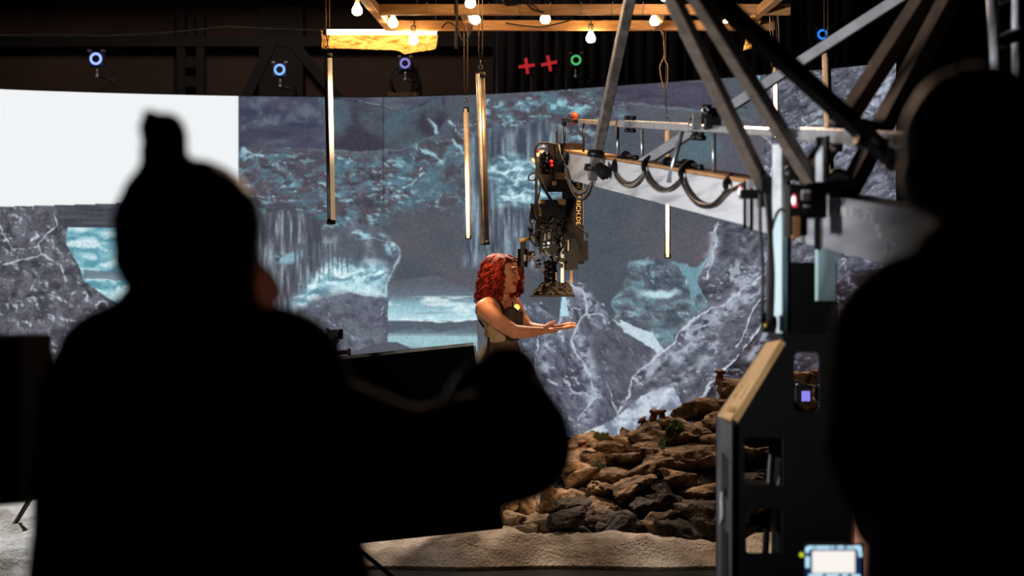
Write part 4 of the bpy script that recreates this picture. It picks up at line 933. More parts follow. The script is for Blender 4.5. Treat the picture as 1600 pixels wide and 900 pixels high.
# cables hanging by the mast
for i, (x0, x1) in enumerate(((1188, 1190), (1196, 1200), (1199, 1206), (1203, 1204))):
    b = MB(); b.tube(catmull([P(x0, 300, 5.35), P(x1 - 2 + 3 * (i % 2), 360, 5.35), P(x1 + 2, 430, 5.35), P(x1, 505, 5.38)], 8), .006, 8); b.build('cable', M_CABLE, cr)
b = MB(); b.tube(catmull([P(1231, 335, 5.4), P(1218, 328, 5.38), P(1206, 360, 5.38), P(1199, 430, 5.38), P(1201, 505, 5.4)], 8), .005, 8); b.build('cable', M_CABLE, cr)
b = MB(); b.pbox(1193, 494, 1213, 520, 5.38, .07); b.cyl(P(1198, 488, 5.4), P(1198, 500, 5.4), .02); b.cyl(P(1213, 505, 5.42), P(1206, 505, 5.42), .02); b.build('cable_clamp', M_BLACKMETAL, cr)
b = MB(); b.ball(P(1198, 508, 5.36), .011); b.build('brass_fitting', mat('brass', (220, 180, 100), .3, .8), cr)

# ------------------------------------------------------------------ crane base (dolly tower)
ct = thing('crane_base', Vector((1.0, 5.7, 0)), 'tall black crane base with slanted tan top panel and cut out windows', 'crane base')
dF, dB = 5.6, 6.05
def to_front(x, y): return P(x, y, dF)
def rr(x0, y0, x1, y1, r=6):
    out = []
    for (cx_, cy_, a0) in ((x1 - r, y0 + r, -90), (x1 - r, y1 - r, 0), (x0 + r, y1 - r, 90), (x0 + r, y0 + r, 180)):
        for k in range(4): t = math.radians(a0 + 30 * k); out.append((cx_ + r * math.cos(t), cy_ + r * math.sin(t)))
    return out
YB = 450 + 1.5 * F / dF - 1
plate([[(1145, 655), (1222, 533), (1232, 520), (1330, 520), (1330, YB), (1145, YB)], rr(1241, 550, 1281, 643, 8), rr(1163, 684, 1224, 760, 4), rr(1166, 794, 1223, 866, 6)], to_front, (0, .03, 0), 'side_panel', M_BLACK, ct)
to_back = lambda x, y: P(x, y, dB)
k = dF / dB
plate([[(1120, 650), (1198, 537), (1330, 520), (1330, 450 + 1.5 * F / dB - 1), (1120, 450 + 1.5 * F / dB - 1)], rr(1218, 545, 1282, 648, 6), rr(1140, 672, 1215, 768, 4), rr(1140, 786, 1214, 872, 6)], to_back, (0, .03, 0), 'side_panel', M_BLACK, ct)
# slanted tan panel between the two, with two slots and a square hole
c0, c1, c2, c3 = P(1120, 650, dB), P(1145, 655, dF), P(1220, 531, dF), P(1197, 535, dB)
def slant(u, v):   # u across 0..1 (far..near), v up 0..1
    return (c0.lerp(c1, u)).lerp(c3.lerp(c2, u), v)
def S2(pts): return [(u, v) for u, v in pts]
nrm = (c1 - c0).cross(c3 - c0).normalized()
if nrm.z > 0: nrm = -nrm
plate([[(0, 0), (1, 0), (1, 1), (0, 1)], [(.38, .075), (.85, .075), (.85, .15), (.38, .15)], [(.22, .27), (.36, .25), (.44, .42), (.30, .44)], [(.62, .27), (.76, .25), (.84, .42), (.70, .44)]], slant, nrm * .02, 'top_panel', mat('tan_board', (214, 172, 120), .5, 0.0, (190, 148, 98), 8), ct)
g0, g1 = P(1120, 650, dB), P(1145, 655, dF); hz = g0.z
def vert(u, v): return g0.lerp(Vector((g1.x, g1.y, g0.z)), u) + Vector((0, 0, -v))
plate([[(0, 0), (1, 0), (1, hz), (0, hz)], [(.32, .11), (.72, .12), (.72, .26), (.32, .24)], [(.30, .36), (.74, .37), (.74, .78), (.30, .78)]], vert, (.02, 0, 0), 'end_panel', mat('grey_end_panel', (84, 84, 88), .5, .2, (60, 60, 64), 6), ct)
b = MB(); b.tube([vert(.55, .24) - Vector((.01, 0, 0)), vert(.55, .27) - Vector((.012, 0, 0)), vert(.6, .31) - Vector((.012, 0, 0)), vert(.5, .35) - Vector((.012, 0, 0))], .008, 6); b.build('paint_drip', mat('white_tape', (210, 212, 216), .6), ct)
b = MB(); b.pbox(1222, 410, 1308, 534, 5.62, .3); b.build('motor_housing', mat('black_gloss', (8, 8, 9), .5, spec=.3), ct)
b = MB(); b.pbox(1170, 765, 1330, 790, 5.7, .28); b.pbox(1225, 640, 1240, 1100, 5.7, .28); b.build('inner_shelf', M_BLACK, ct)
b = MB(); b.tube([P(1196, 866, 5.9), P(1200, 790, 5.9), P(1206, 700, 5.9), P(1204, 650, 5.9)], .012, 8); b.build('inner_tube', M_BLACKMETAL, ct)
b = MB(); b.tube(catmull([P(1216, 760, 5.8), P(1222, 730, 5.8), P(1214, 700, 5.8), P(1217, 670, 5.8)], 6), .006, 8); b.build('inner_cable', M_CABLEGREY, ct)
for x in (1150, 1322):
    for y in (dF + .02, dB - .05):
        b = MB(); xx = (x - 800) * dF / F; b.cyl((xx, y, .0), (xx, y, .03), .02); b.build('foot', M_RUBBER, ct)

# ------------------------------------------------------------------ remote camera head hanging from the crane tip
D0 = 9.95
cm = thing('camera_rig', P(870, 300, D0), 'black cinema camera rig pointing straight down from the crane tip', 'camera rig')
def pb(name, m, *rects):
    b = MB()
    for (x0, y0, x1, y1, d, w) in rects: b.pbox(x0, y0, x1, y1, D0 + d, w)
    return b.build(name, m, cm)
BRN = mat('brown_black_metal', (46, 34, 26), .4, .4, (26, 20, 17), 10); KB = M_BLACKMETAL
pb('tip_bracket', BRN, (856, 225, 872, 272, -.06, .22), (872, 224, 911, 237, -.04, .2), (876, 262, 893, 280, -.05, .2)); pb('tip_plate', KB, (868, 205, 872, 262, -.07, .03), (866, 248, 877, 272, -.08, .05))
b = MB(); b.bevbar(P(838, 244, D0 - .07), P(852, 229, D0 - .07), .04, .03, .003); b.bevbar(P(832, 253, D0 - .06), P(841, 243, D0 - .06), .036, .03, .003); b.build('white_board', mat('off_white_plate', (225, 220, 212), .5), cm)
b = MB(); b.hexa([P(852, 242, D0 - .06), P(858, 235, D0 - .06), P(858, 235, D0), P(852, 242, D0), P(858, 264, D0 - .06), P(860, 264, D0 - .06), P(860, 264, D0), P(858, 264, D0)]); b.build('white_fin', mat('off_white_plate', (225, 220, 212), .5), cm)
for (x, y, r) in ((840, 236, .011), (861, 253, .013), (862, 259, .011)):
    b = MB(); b.ball(P(x, y, D0 - .085), r); b.cyl(P(x, y, D0 - .085), P(x, y, D0 - .03), r * .5); b.build('red_knob', M_RED, cm)
random.seed(9)
b = MB()
for _ in range(34):
    x = random.uniform(843, 858); y = random.uniform(240, 270); r = random.uniform(.004, .010)
    b.cyl(P(x, y, D0 - .07), P(x + random.uniform(-2, 2), y + random.uniform(-2, 2), D0 + .02), r, n=8)
b.build('connector_cluster', M_CHROME, cm)
pb('connector_block', KB, (838, 238, 858, 272, -.03, .12))
b = MB(); xs = [(843, 272), (892, 275), (896, 285), (893, 300), (852, 300), (843, 290)]
b.add([P(x, y, D0 - .09) for x, y in xs] + [P(x, y, D0 + .11) for x, y in xs], [tuple(range(6)), tuple(reversed(range(6, 12)))] + [(i, (i + 1) % 6, 6 + (i + 1) % 6, 6 + i) for i in range(6)]); b.build('pan_base', BRN, cm)
pb('orange_plate', mat('copper_plate', (150, 104, 66), .4, .5), (867, 270, 892, 280, -.1, .02))
b = MB(); b.bevbar(P(862.5, 287, D0 - .10), P(869.5, 286, D0 - .10), .006, .024, .001, 0); b.build('sticker', M_YELLOW, cm)
pb('upright_arm', mat('black_arm', (24, 23, 23), .5, .1), (879, 285, 911, 378, -.02, .14)); pb('arm_edge', M_ALU, (911, 285, 912, 376, -.02, .13))
t3 = bpy.data.curves.new('lettering', 'FONT'); t3.body = 'W.CERICH.DE'; t3.size = .036; t3.extrude = .001; t3.align_x = 'LEFT'; t3.space_character = 1.12
t3.materials.append(mat('gold_letters_glowing', (235, 200, 130), .5, emit=(200, 150, 80), estr=.25)); to_ = bpy.data.objects.new('t', t3); COL.objects.link(to_); bpy.context.view_layer.update()  # letters given a slight glow though they are no lamp
tm = bpy.data.meshes.new_from_object(to_.evaluated_get(bpy.context.evaluated_depsgraph_get())); bpy.data.objects.remove(to_); to = bpy.data.objects.new('lettering', tm); COL.objects.link(to); to.rotation_euler = (math.radians(90), math.radians(90), 0)
to.location = P(900.5, 285, D0 - .026) - ORG[cm.name]; to.parent = cm; to['label'] = 'gold vertical lettering'
# camera body and accessories
pb('top_box', KB, (843, 312, 884, 324, -.08, .16), (846, 324, 884, 338, -.06, .14)); pb('side_box', KB, (829, 318, 842, 342, -.08, .1))
pb('brass_label', M_YELLOW, (871, 311, 884, 320, -.085, .008), (843, 313, 851, 318, -.085, .008), (841, 327, 847, 336, -.065, .008))
pb('camera_body', KB, (844, 350, 868, 396, -.1, .2), (838, 338, 884, 352, -.05, .15), (868, 345, 878, 410, -.06, .14), (836, 352, 844, 385, -.06, .12))
pb('side_handle', M_ALU, (876, 370, 881, 442, -.09, .02)); pb('support_rod', mat('tan_rod', (190, 150, 116), .4, .4), (890.5, 414, 895, 442, -.05, .02), (868, 425, 870, 438, -.11, .02))
pb('battery', mat('battery_black', (22, 22, 23), .5), (884, 358, 903, 420, -.08, .16)); pb('battery', mat('battery_black', (22, 22, 23), .5), (903, 376, 919, 407, -.07, .14)); pb('battery', mat('battery_black', (22, 22, 23), .5), (899, 407, 913, 412, -.06, .12))
pb('battery_frame', KB, (882, 338, 896, 358, -.05, .12)); pb('battery_frame', KB, (896, 352, 912, 377, -.04, .12)); pb('battery_frame', KB, (882, 412, 896, 422, -.06, .13))
for q in ((850, 364, 853, 376, -.108, .01), (856, 363, 860, 374, -.108, .01), (818, 398, 822, 408, -.108, .01), (887, 375, 889, 392, -.09, .01)): pb('white_label', mat('white_label', (220, 215, 205), .5), q)
b = MB(); b.bevbar(P(852, 393, D0 - .11), P(859, 400, D0 - .11), .006, .014, .001); b.build('white_label', mat('white_label', (220, 215, 205), .5), cm)
b = MB(); b.ball(P(857, 380, D0 - .106), .007)
for i in range(5): b.ball(P(849 + i * 2, 386, D0 - .104), .002)
for i in range(4): b.ball(P(849 + i * 1.6, 381, D0 - .104), .002)
b.build('status_light', mat('status_led', (220, 230, 255), .4, emit=(220, 230, 255), estr=2.5), cm)
b = MB(); 
for (x0, y0, x1, y1) in ((809, 388, 824, 417),):
    b.bevbar(P(816.5, 389, D0 - .05), P(816.5, 417, D0 - .05), .058, .07, .018)
b.build('focus_motor', KB, cm)
b = MB(); b.bevbar(P(812, 377, D0 - .05), P(832, 371, D0 - .05), .05, .022, .006); b.build('yellow_grip', mat('yellow_grip', (200, 160, 80), .5), cm)
pb('motor_bracket', KB, (813, 378, 822, 390, -.07, .05), (822, 392, 836, 400, -.04, .03))
b = MB(); b.cyl(P(817, 417, D0 - .05), P(817, 431, D0 - .05), .005, .004); b.cyl(P(808, 408, D0 - .05), P(802, 408, D0 - .05), .003); b.build('antenna', KB, cm)
b = MB(); b.tube(catmull([P(824, 404, D0 - .06), P(832, 402, D0 - .07), P(838, 412, D0 - .08), P(850, 424, D0 - .1)], 6), .004, 6); b.tube(catmull([P(824, 410, D0 - .06), P(829, 406, D0 - .07), P(834, 396, D0 - .07)], 6), .006, 6); b.build('motor_cable', M_YELLOW, cm)
b = MB(); b.lathe(P(860, 408, D0), (0, 0, -1), [(0, .040), (.015, .044), (.02, .036), (.05, .036), (.052, .042), (.075, .042), (.077, .037), (.12, .037), (.13, .05)], 28); b.build('lens', mat('lens_black', (14, 14, 15), .3, spec=.5), cm)
b = MB(); b.ring(P(860, 423, D0), (0, 0, 1), .0365, .003, 32, 6); b.build('focus_ring', mat('lens_mark', (170, 130, 90), .4), cm)
b = MB()   # matte box: flared and flanged
def fr_(x0, x1, y, dz0, dz1): return [P(x0, y, D0 + dz0), P(x1, y, D0 + dz0), P(x1, y, D0 + dz1), P(x0, y, D0 + dz1)]
lv = [fr_(846, 888, 441, -.07, .08), fr_(840, 894, 450, -.10, .10), fr_(833, 897, 460, -.13, .12), fr_(828, 898.5, 461, -.14, .13), fr_(828, 898.5, 464, -.14, .13)]
for q in lv: b.v += [tuple(p) for p in q]
for i in range(4):
    for j in range(4): b.f.append((4 * i + j, 4 * i + (j + 1) % 4, 4 * i + 4 + (j + 1) % 4, 4 * i + 4 + j)); b.sm.append(False)
b.f += [(0, 1, 2, 3), (16, 17, 18, 19)]; b.sm += [False, False]; b.build('matte_box', KB, cm)
b = MB(); random.seed(3)
for _ in range(60):
    t = random.random(); y = 442 + t * 18; w = 20 + t * 14; x = 865 + random.uniform(-w, w * .95)
    c = P(x, y, D0 - .075 - t * .06)
    if random.random() < .5: b.cyl(c, c + Vector((random.uniform(-.02, .02), -.008, random.uniform(-.01, .01))), random.uniform(.004, .009), n=8)
    else: b.box(c - Vector((random.uniform(.004, .016), .006, .003)), c + Vector((.006, .006, random.uniform(.004, .010))))
b.build('matte_box_fittings', mat('warm_black_fitting', (70, 56, 44), .35, .6), cm)
b = MB()
for _ in range(120):
    x = random.uniform(828, 884); y = random.uniform(338, 416)
    if x < 838 and y > 375: continue
    c = P(x, y, D0 - .09 - random.random() * .02); s = random.uniform(.003, .012)
    if random.random() < .5: b.cyl(c, c + Vector((random.uniform(-.02, .02), .03, random.uniform(-.02, .02))), s, n=8)
    else: b.box(c - Vector((s, .0, s * random.uniform(.5, 2))), c + Vector((s, .04, s)))
b.build('rig_fittings', mat('rig_black_fitting', (34, 32, 32), .35, .5), cm)
b = MB()
for _ in range(46):
    x = random.uniform(828, 884); y = random.uniform(340, 414)
    c = P(x, y, D0 - .115); b.box(c - Vector((.004, 0, .003)), c + Vector((random.uniform(.002, .006), .02, random.uniform(.002, .006))))
b.build('rig_bolts', mat('steel_bolts', (150, 140, 130), .3, .8), cm)
for (pts, r, mm) in (([(872, 226), (848, 223), (838, 230), (837, 245), (841, 275), (848, 292), (858, 310), (865, 330)], .006, M_CABLE), ([(845, 238), (842, 262), (850, 290), (862, 312), (880, 335), (900, 352), (916, 364), (918, 372)], .005, M_CABLE),
                 ([(840, 250), (838, 280), (838, 310), (835, 330), (840, 345)], .009, M_CABLE), ([(836, 270), (828, 273), (826, 280), (833, 282), (838, 278)], .005, M_CABLE), ([(845, 288), (842, 305), (838, 325), (836, 345)], .005, M_CABLE),
                 ([(834, 350), (828, 345), (830, 325), (836, 318)], .004, M_CABLE), ([(828, 345), (832, 360), (828, 372), (836, 384)], .005, M_CABLE), ([(872, 338), (880, 345), (890, 342), (898, 356), (896, 372)], .006, M_CABLE), ([(880, 345), (876, 362), (882, 376), (876, 392), (868, 400)], .005, M_CABLE),
                 ([(873, 226), (876, 240), (880, 250), (886, 256)], .005, M_CABLEGREY), ([(874, 232), (875, 248), (880, 258), (886, 262)], .005, M_CABLE)):
    b = MB(); b.tube(catmull([P(x, y, D0 - .11 - (.004 * i % .01)) for i, (x, y) in enumerate(pts)], 6), r, 7); b.build('cable', mm, cm)

# ------------------------------------------------------------------ white truss at the upper corner, field monitor, black case
tr = thing('aluminium_truss', P(1570, 120, 5.1), 'pale aluminium truss section hanging above the bobbed haired person', 'truss')
b = MB(); b.cyl(P(1548, -40, 5.1), P(1556, 108, 5.1), .016); b.build('chord', mat('white_mast', (235, 240, 244), .4), tr)
b = MB(); b.cyl(P(1588, -60, 5.2), P(1588, 122, 5.2), .014); b.build('chord', mat('white_mast', (235, 240, 244), .4), tr)
b = MB(); b.bevbar(P(1556, 68, 5.12), P(1592, 52, 5.2), .036, .036, .004); b.build('brace', mat('white_mast', (235, 240, 244), .4), tr)
b = MB(); b.bevbar(P(1554, 0, 5.12), P(1590, -20, 5.2), .036, .036, .004); b.build('brace', mat('white_mast', (235, 240, 244), .4), tr)
b = MB(); b.box((P(1540, 0, 5.1).x, 5.08, 2.62), (P(1600, 0, 5.1).x, 5.22, 2.66)); b.cyl((P(1570, 0, 5.1).x, 5.15, 2.66), (P(1570, 0, 5.1).x, 5.15, 6.5), .02); b.build('hanger', M_BLACKMETAL, tr)

DM = 4.6
mo = thing('field_monitor', P(1302, 900, DM), 'small field monitor with bright white picture and blue icon border', 'monitor')
b = MB(); b.bevbar(P(1302, 850, DM + .012), P(1302, 915, DM + .012), .158, .02, .004); b.build('casing', M_BLACK, mo)
b = MB(); b.pbox(1259, 853, 1345, 912, DM - .002, .004); b.build('screen_surround', mat('monitor_navy', (20, 40, 80), .4, emit=(20, 44, 84), estr=.9), mo)
b = MB(); b.pbox(1269.5, 861, 1336, 895.5, DM - .005, .003); b.build('picture', mat('monitor_white', (250, 245, 240), .4, emit=(250, 244, 238), estr=1.0), mo)
b = MB()
for (x0, y0, x1, y1) in ((1262, 853.5, 1273, 857.5), (1258.8, 856, 1264, 863.5), (1275, 853.5, 1297, 858), (1299, 853.5, 1304, 857.5), (1308, 853.5, 1319, 857.5), (1323, 854, 1333, 857.5), (1334, 853, 1345, 857.5), (1341, 857, 1346, 864), (1342, 865, 1347, 870), (1259, 870, 1265, 880), (1259, 881, 1265, 887), (1264, 897.5, 1286, 902), (1291, 898, 1311, 903), (1316, 898, 1325, 903), (1331, 898, 1344, 903)):
    b.pbox(x0, y0, x1, y1, DM - .006, .003)
b.build('status_icons', mat('monitor_cyan', (190, 235, 255), .4, emit=(190, 235, 255), estr=1.1), mo)
b = MB(); b.ball(P(1252.5, 867, DM), .0055); b.build('tally_lamp', mat('tally_yellow', (230, 230, 40), .4, emit=(230, 230, 40), estr=1.0), mo); 
b = MB(); b.pbox(1250, 863, 1259, 871, DM + .004, .02); b.build('tally_bracket', M_BLACK, mo)
mp_ = P(1302, 915, DM)
b = MB(); b.cyl(mp_ + Vector((0, .02, 0)), (mp_.x, DM + .02, .02), .012); b.build('pole', M_BLACKMETAL, mo)
for k in range(3):
    an = math.radians(30 + 120 * k); b = MB(); b.tube([(mp_.x, DM + .02, .3), (mp_.x + .3 * math.cos(an), DM + .02 + .3 * math.sin(an), .01)], .009, 8); b.build('leg', M_BLACKMETAL, mo)

cs = thing('equipment_case', P(-60, 790, 3.6), 'soft edged black equipment case on a stand at the edge beside the topknot', 'case')
b = MB(); b.bevbar(P(-70, 528, 3.6) + Vector((0, .15, 0)), P(-70, 790, 3.6) + Vector((0, .15, 0)), .26, .3, .03, 0); b.build('body', VB, cs)
b = MB(); b.bevbar(P(-30, 527, 3.62) + Vector((0, .1, .003)), P(-70, 527, 3.62) + Vector((0, .1, .003)), .05, .01, .003); b.build('handle', M_RUBBER, cs)
z = P(0, 790, 3.6).z; xc = P(-70, 0, 3.6).x
b = MB(); b.cyl((xc, 3.75, z), (xc, 3.75, .05), .02); b.build('pole', M_BLACKMETAL, cs)
for k in range(3):
    an = math.radians(90 + 120 * k); b = MB(); b.tube([(xc, 3.75, .4), (xc + .35 * math.cos(an), 3.75 + .35 * math.sin(an), .01)], .012, 8); b.build('leg', M_BLACKMETAL, cs)
b = MB(); p = P(9, 842, 10.2); b.cyl(p, P(48, 778, 9.9), .014); b.ball(p, .02)
tag(b.build('stand_leg', M_BLACKMETAL, origin=p), 'dark slanting stand leg on the pale floor at the picture edge', 'stand leg')
# ------------------------------------------------------------------ the red-haired woman
DW = 10.2
def W(x, y, dd=0.0): return P(x, y, DW + dd)
u = DW / F
wm = thing('person', Vector((P(782, 840, DW).x, DW, 0)), 'person with curly red hair and dark pinafore dress holding both palms out', 'person')
b = MB()
def cap(x0, y0, d0, r0, x1, y1, d1, r1): capsule(b, W(x0, y0, d0), r0 * u, W(x1, y1, d1), r1 * u)
RH_ = Matrix.Rotation(math.radians(-25), 3, 'Z')
ellipsoid(b, W(786, 423, 0), (24 * u, 20 * u, 25 * u), RH_)
ellipsoid(b, W(793, 437, -.02), (15.5 * u, 15 * u, 22 * u), RH_)
ellipsoid(b, W(799.5, 451, -.03), (7.5 * u, 9 * u, 7 * u), RH_)       # chin
b2 = lambda *a: cap(*a)
cap(805, 424, -.055, 2.4, 810.2, 435, -.068, 2.6)         # nose
cap(809.4, 435.5, -.066, 2.3, 805, 436, -.05, 3)
cap(806.2, 442.5, -.06, 2.0, 805.6, 442.5, -.045, 2.4)    # mouth
cap(804, 420, -.055, 3.2, 799, 420, -.075, 3.0)           # brow
cap(785, 448, .02, 11, 783, 474, .02, 12.5)               # neck
cap(762, 478, -.11, 14, 800, 474, .13, 13)                # shoulder line
cap(783, 492, 0, 21, 785, 524, 0, 19); ellipsoid(b, W(795, 492, -.05), (15 * u, 15 * u, 14 * u)); ellipsoid(b, W(803, 490, .07), (12 * u, 14 * u, 13 * u))
cap(770, 490, -.04, 20, 782, 520, 0, 20); cap(785, 524, 0, 19, 779, 570, 0, 30); cap(779, 575, 0, 31, 780, 600, 0, 30)
cap(757, 482, -.15, 14.5, 779, 502, -.19, 12.5); cap(779, 502, -.19, 12.5, 803, 518, -.21, 11); cap(803, 518, -.21, 11, 824, 519, -.2, 9.5); cap(824, 519, -.2, 9.5, 846, 517, -.18, 6.4)
cap(805, 480, .14, 12.5, 815, 497, .13, 10); cap(815, 497, .13, 10, 826, 511, .09, 8.5); cap(826, 511, .09, 8.5, 850, 513, .0, 6)
def hand(x, y, d, sc, sy):
    R = Matrix.Rotation(math.radians(6), 3, 'Y')
    ellipsoid(b, W(x + 11 * sc, y - 1, d), (14 * u * sc, 11 * u, 4.6 * u), R)
    cap(x - 2, y, d, 6.0, x + 8, y - .5, d, 5.4)
    for k, (o, Ln, cu) in enumerate(((-.036, 27, 2.2), (-.012, 31, 1.2), (.012, 29, 1.6), (.036, 22, 2.6))):
        x0 = x + 21 * sc; y0 = y - 3
        cap(x0 - 3, y0 + .5, d + o * .85, 2.7, x0 + Ln * .42, y0 - 1.4, d + o * 1.1, 2.4)
        cap(x0 + Ln * .42, y0 - 1.4, d + o * 1.1, 2.4, x0 + Ln * .74, y0 - 2.4 - cu * .5, d + o * 1.2, 2.15)
        cap(x0 + Ln * .74, y0 - 2.4 - cu * .5, d + o * 1.2, 2.15, x0 + Ln, y0 - 2.6 - cu * 1.3, d + o * 1.2, 1.8)
    cap(x + 2, y - 1, d + sy * .03, 3.6, x + 8, y - 7, d + sy * .055, 3.0); cap(x + 8, y - 7, d + sy * .055, 3.0, x + 16, y - 10, d + sy * .06, 2.3)
hand(848, 517, -.18, .95, -1); hand(850, 513, .01, .85, 1)
for s_ in (-1, 1):
    cap(776 + s_ * 4, 600, s_ * .09, 20, 765 + s_ * 4, 715, s_ * .09, 12); cap(765 + s_ * 4, 715, s_ * .09, 12, 750 + s_ * 4, 822, s_ * .09, 8); cap(749 + s_ * 4, 829, s_ * .09 + .03, 8, 764 + s_ * 4, 833, s_ * .09 - .02, 6)
body = fuse(b, 'body', .0042, M_SKIN, wm, smooth=3)
# face details
b = MB(); ellipsoid(b, W(803.4, 425.5, -.079), (.011, .009, .005)); ellipsoid(b, W(809.2, 426, -.035), (.008, .008, .005)); b.build('eyelid', mat('eyelid', (150, 84, 66), .5), body)
b = MB(); b.tube([W(799, 420.5, -.088), W(803, 418.6, -.088), W(807, 419.6, -.075)], [.0022, .003, .002], 6); b.build('eyebrow', mat('auburn_brow', (90, 36, 22), .7), body)
b = MB(); b.tube([W(801.5, 442.6, -.083), W(805.5, 441.8, -.082), W(809.2, 442.3, -.06)], [.002, .0048, .003], 8); b.tube([W(802, 444.4, -.08), W(805.5, 444.6, -.08), W(808.4, 444.2, -.06)], [.002, .005, .003], 8); b.build('lips', mat('lips', (176, 70, 60), .4), body)
# hair
HAIR = mat('red_hair', (186, 52, 22), .55, 0.0, (70, 12, 8), 40, spec=.35)
hb_ = MB(); b = hb_
ellipsoid(b, W(775, 420, .03), (24 * u, 23 * u, 24 * u)); ellipsoid(b, W(785, 409, .0), (21 * u, 21 * u, 11 * u)); ellipsoid(b, W(768, 440, -.0), (20 * u, 25 * u, 25 * u)); ellipsoid(b, W(760, 458, .0), (14 * u, 22 * u, 14 * u))
hair = fuse(b, 'hair', .008, HAIR, wm, smooth=4, disp=lambda c, n: n * (.008 * mnoise.fractal(c * 34, 1, 2, 4)))
random.seed(21)
b = MB(); fx, fy = math.cos(math.radians(25)), -math.sin(math.radians(25))
for i in range(520):
    th = random.uniform(.9, 2 * math.pi - 1.15) if i > 50 else random.uniform(.45, .9)
    dx = fx * math.cos(th) - fy * math.sin(th); dy = fy * math.cos(th) + fx * math.sin(th)
    back = .5 - .5 * math.cos(th)                       # 0 at the face, 1 at the back
    Lh = random.uniform(38, 74) if back > .25 else random.uniform(48, 66)
    rad = random.uniform(22, 29) + 3 * back; ph = random.uniform(0, 6.28); am = random.uniform(2.2, 5.0); fq = random.uniform(.24, .42)
    pts = []; rs = []
    cx0, cy0 = 785 + random.uniform(-5, 5), 400 + random.uniform(-2, 4)
    for k in range(17):
        t = k / 16; s = t * Lh
        if s < 26: a = s / 26 * math.pi / 2; rr_ = rad * math.sin(a); yy = cy0 + 24 * (1 - math.cos(a))
        else: rr_ = rad + (s - 26) * (.14 * back); yy = cy0 + 24 + (s - 26)
        w = am * min(1, t * 2.2)
        x = cx0 + dx * rr_ * .94 - (s - 26 if s > 26 else 0) * .14 * back + w * math.sin(ph + s * fq)
        d = .0 + (dy * rr_ + w * math.cos(ph + s * fq)) * u * .9
        pts.append(W(x, yy, d)); rs.append((1.5 * (1 - t * .6) + .2) * u)
    b.tube(pts, rs, 5)
b.build('curls', HAIR, hair)
# clothing
def shell(name, m, fn, vox=.006, sm=5):
    global b
    b = MB(); fn(); return fuse(b, name, vox, m, wm, smooth=sm)
def blouse_():
    cap(764, 484, -.06, 17, 779, 520, -.04, 20); cap(766, 492, -.08, 14, 774, 512, -.10, 12); cap(775, 500, 0, 22, 782, 524, 0, 21)
shell('blouse', mat('cream_cotton', (214, 194, 168), .8, 0.0, (190, 168, 142), 16, bump=.3), blouse_)
def bib_():
    cap(797, 494, -.06, 15.5, 794, 518, -.04, 18); cap(806, 492, .06, 12.5, 800, 518, .03, 17); cap(786, 528, 0, 21.5, 787, 522, 0, 21.5)
shell('bodice', mat('dark_green_cloth', (72, 64, 52), .7, 0.0, (46, 40, 34), 14, bump=.3), bib_)
b = MB(); n = 64; prof = [(520, 786, 21, .082), (532, 785, 23, .09), (550, 782, 31, .12), (575, 777, 35, .14), (620, 773, 36, .17), (700, 764, 35, .19), (790, 754, 34, .21), (822, 751, 34, .22)]
for (y, x, rx, ry) in prof:
    for k in range(n):
        t = 2 * math.pi * k / n; fo = 1 + (.05 * min(1, (y - 520) / 90)) * math.sin(9 * t + .4 * math.sin(y * .02)) + .02 * math.sin(17 * t)
        p = W(x, y); b.v.append((p.x + rx * u * fo * math.cos(t), DW + ry * fo * math.sin(t), p.z))
for j in range(len(prof) - 1):
    for k in range(n): b.f.append((j * n + k, j * n + (k + 1) % n, (j + 1) * n + (k + 1) % n, (j + 1) * n + k)); b.sm.append(True)
sk = b.build('skirt', mat('brown_linen', (130, 108, 86), .8, 0.0, (96, 80, 64), 12, bump=.4), wm); md = sk.modifiers.new('t', 'SOLIDIFY'); md.thickness = .006
STR = mat('black_strap', (26, 24, 24), .6)
b = MB()
def ribbon(pts, w, th=.004):
    global b
    pp = catmull(pts, 6)
    for p, q in zip(pp[:-1], pp[1:]): b.bar(p, q + (q - p) * .15, w, th)
ribbon([W(789, 489, -.145), W(785, 480, -.125), W(779, 471, -.105), W(771, 464, -.09), W(762, 463, -.08), W(752, 470, -.06), W(746, 484, -.03)], .014, .008); b.build('strap', STR, wm)
b = MB(); ribbon([W(806, 484, .0), W(802, 476, .03), W(797, 468, .06), W(793, 463, .085)], .016, .008); b.build('strap', STR, wm)
b = MB(); b.cyl(W(807, 480, -.02), W(807.6, 480, -.036), .018, n=20); b.build('medallion', mat('brass', (220, 180, 100), .3, .8), wm)
b = MB()
for i in range(6):
    y = 508 + i * 3.2; b.tube([W(757, y, -.15), W(765, y + 3, -.17), W(773, y - 1, -.16)], .0035, 6); b.tube([W(758, y + 3, -.15), W(765, y, -.168), W(772, y + 3, -.16)], .0035, 6)
b.build('side_lacing', mat('cream_lace', (224, 200, 150), .6), wm)
b = MB(); b.tube(catmull([W(744, 486, -.02), W(750, 502, -.10), W(762, 520, -.13), W(763, 538, -.12), W(762, 560, -.14)], 6), .008, 8); b.build('side_trim', STR, wm)
b = MB(); b.tube(catmull([W(780, 466, -.07), W(786, 478, -.10), W(793, 470, -.03)], 8), .002, 6); b.build('necklace', mat('brass', (220, 180, 100), .3, .8), wm)

